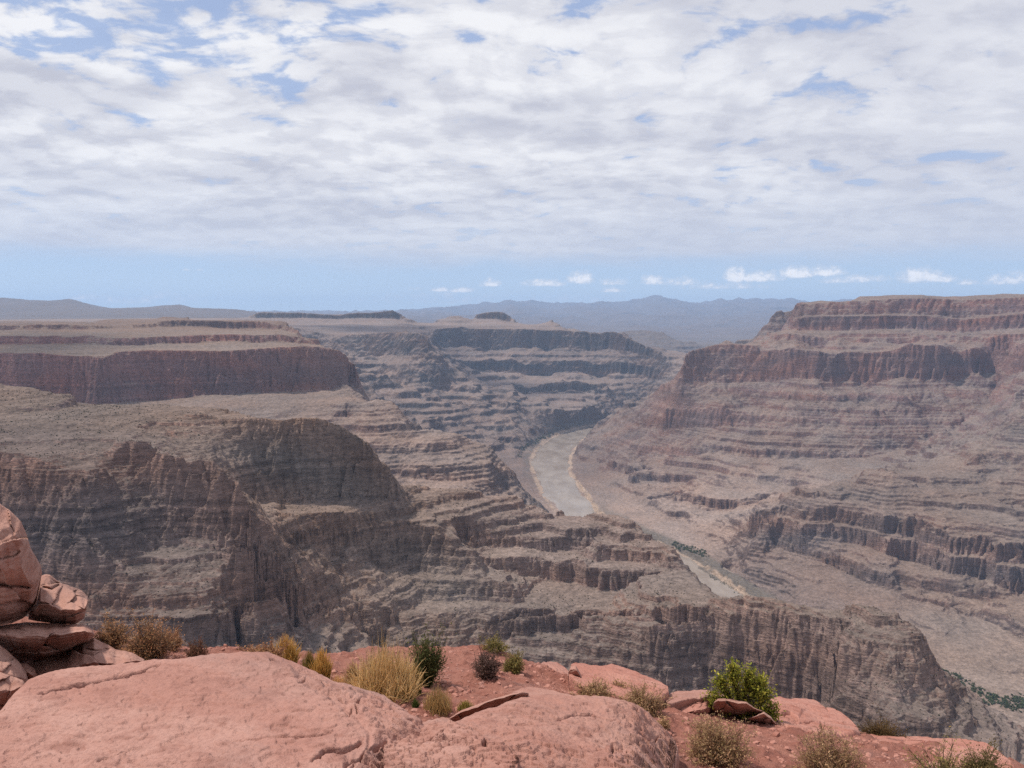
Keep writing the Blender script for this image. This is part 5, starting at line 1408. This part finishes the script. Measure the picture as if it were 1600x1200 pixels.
tuft(530, 1078, 40, 30, 'wispy low straw grass just right of the golden pair', [(.66, .46, .22)], (.82, .54, .28), 42, group=GG, n=200, width=.0034, loose=.3, foot=.4)
tuft(552, 1080, 46, 52, 'thin dry straw tuft left of the tallest bunch grass', [(.40, .27, .13)], (.55, .36, .18), 35, group=GG, n=260, width=.0035)
tuft(646, 1084, 40, 50, 'green and gold mound at the right foot of the tallest grass', [(.13, .16, .04), (.20, .18, .06)], (.50, .34, .14), 36, group=GG, n=620, low=[(.09, .14, .025)], foot=.28)
tuft(684, 1112, 56, 42, 'sparse straw patch in front of the dark green bush', [(.46, .33, .15)], (.60, .42, .20), 37, group=GG, n=360, stalks=40, width=.0034, foot=.40)
tuft(649, 1108, 18, 18, 'little green sprout under the straw grass', [(.08, .12, .03)], (.13, .17, .05), 38, group=GG, n=160)
tuft(727, 1113, 32, 22, 'small yellow green tuft next to the dark rock face', [(.24, .22, .05)], (.46, .36, .12), 39, group=GG, n=260, foot=.3)
tuft(1128, 1094, 20, 24, 'small straw tuft in front of the green bush', [(.40, .26, .12)], (.56, .36, .18), 40, group='yellow grass by the green bush', n=260, fb=6.2)

# ------------------------------------------------------------------ far vegetation
def far_scrub():
    rng = np.random.default_rng(12)
    V = TV.reshape(-1, 3); nz = TNZ.ravel()
    px = CX + FPX * V[:, 0] / V[:, 1]
    area = np.repeat(np.gradient(TCOLS)[:, None], TV.shape[1], 1).ravel() / FPX * V[:, 1] * np.abs(np.gradient(TV[..., 1], axis=1)).ravel()
    ok = (V[:, 1] > 830) & (V[:, 1] < 1900) & (nz > .55) & (px > -220) & (px < 1800)
    pr = np.where(ok, area * sstep(nz, .55, .8) * np.clip(.5 + .9 * pn(V[:, 0] / 70, V[:, 1] / 70, 501), .03, 2), 0); pr = np.minimum(pr, np.quantile(pr[ok], .995)); pr /= pr.sum()
    k = rng.choice(len(V), 26000, p=pr)
    r = .35 + .85 * rng.random(len(k)) ** 3
    v, f = scatter(V[k] + np.array([0, 0, .25]) + rng.normal(size=(len(k), 3)) * np.array([.8, .8, 0]), r, .75, .18, rng)
    c = np.repeat(np.array([(.060, .056, .034), (.075, .068, .045), (.05, .052, .034)])[rng.integers(0, 3, len(k))], 12, 0)
    tag(mesh_obj('desert_scrub', v, f, M_PLANT, None, False, c), 'dark specks of desert scrub on the near slopes', kind='stuff')
far_scrub()

def river_trees():
    rng = np.random.default_rng(14)
    V = TV.reshape(-1, 3)
    tx, tz = V[:, 0] / V[:, 1], V[:, 2] / V[:, 1]
    px, py = CX + FPX * tx, proj_row(tz)
    def near(line, w, lo, hi):
        d, _, _ = seg_dist(px, py, line)
        return np.nonzero((d < w * (.6 + .8 * (.5 + .5 * pn(px / 14, py / 8, 77)))) & (V[:, 1] > lo) & (V[:, 1] < hi))[0]
    C, R, K = [], [], []
    for line, w, lo, hi, n, rad in (([(1505, 1053), (1530, 1066), (1555, 1082), (1585, 1093), (1640, 1110), (1760, 1160)], 9, 1600, 2600, 330, 4.5), ([(1550, 1100), (1580, 1096), (1640, 1090)], 5, 1600, 2600, 90, 4.5),
                                    ([(1060, 852), (1085, 858), (1112, 866)], 5, 3000, 3700, 110, 5.0), ([(812, 712), (818, 700), (836, 690), (862, 678)], 3, 5000, 7000, 100, 7.0),
                                    ([(1118, 900), (1140, 912), (1160, 924)], 3, 2700, 3200, 30, 2.5)):
        ids = near(line, w, lo, hi)
        if len(ids) == 0: continue
        k = rng.choice(ids, n)
        C.append(V[k] + rng.normal(size=(n, 3)) * np.array([4, 5, 0]) + np.array([0, 0, rad * .45])); R.append(rad * (.35 + .75 * rng.random(n)))
    C, R = np.concatenate(C), np.concatenate(R)
    # each crown is a handful of clumps
    m = 7
    cc = np.repeat(C, m, 0) + rng.normal(size=(len(C) * m, 3)) * np.repeat(R, m)[:, None] * np.array([.55, .55, .35])
    rr = np.repeat(R, m) * (.3 + .3 * rng.random(len(cc)))
    v, f = scatter(cc, rr, .8, .22, rng)
    c = np.repeat(np.array([(.085, .105, .055), (.11, .13, .065), (.07, .085, .05), (.13, .13, .08)])[rng.integers(0, 3, len(cc))], 12, 0)
    tag(mesh_obj('riverside_trees', v, f, M_PLANT, None, False, c), 'dark green tamarisk thickets on the river flats', kind='stuff')
river_trees()
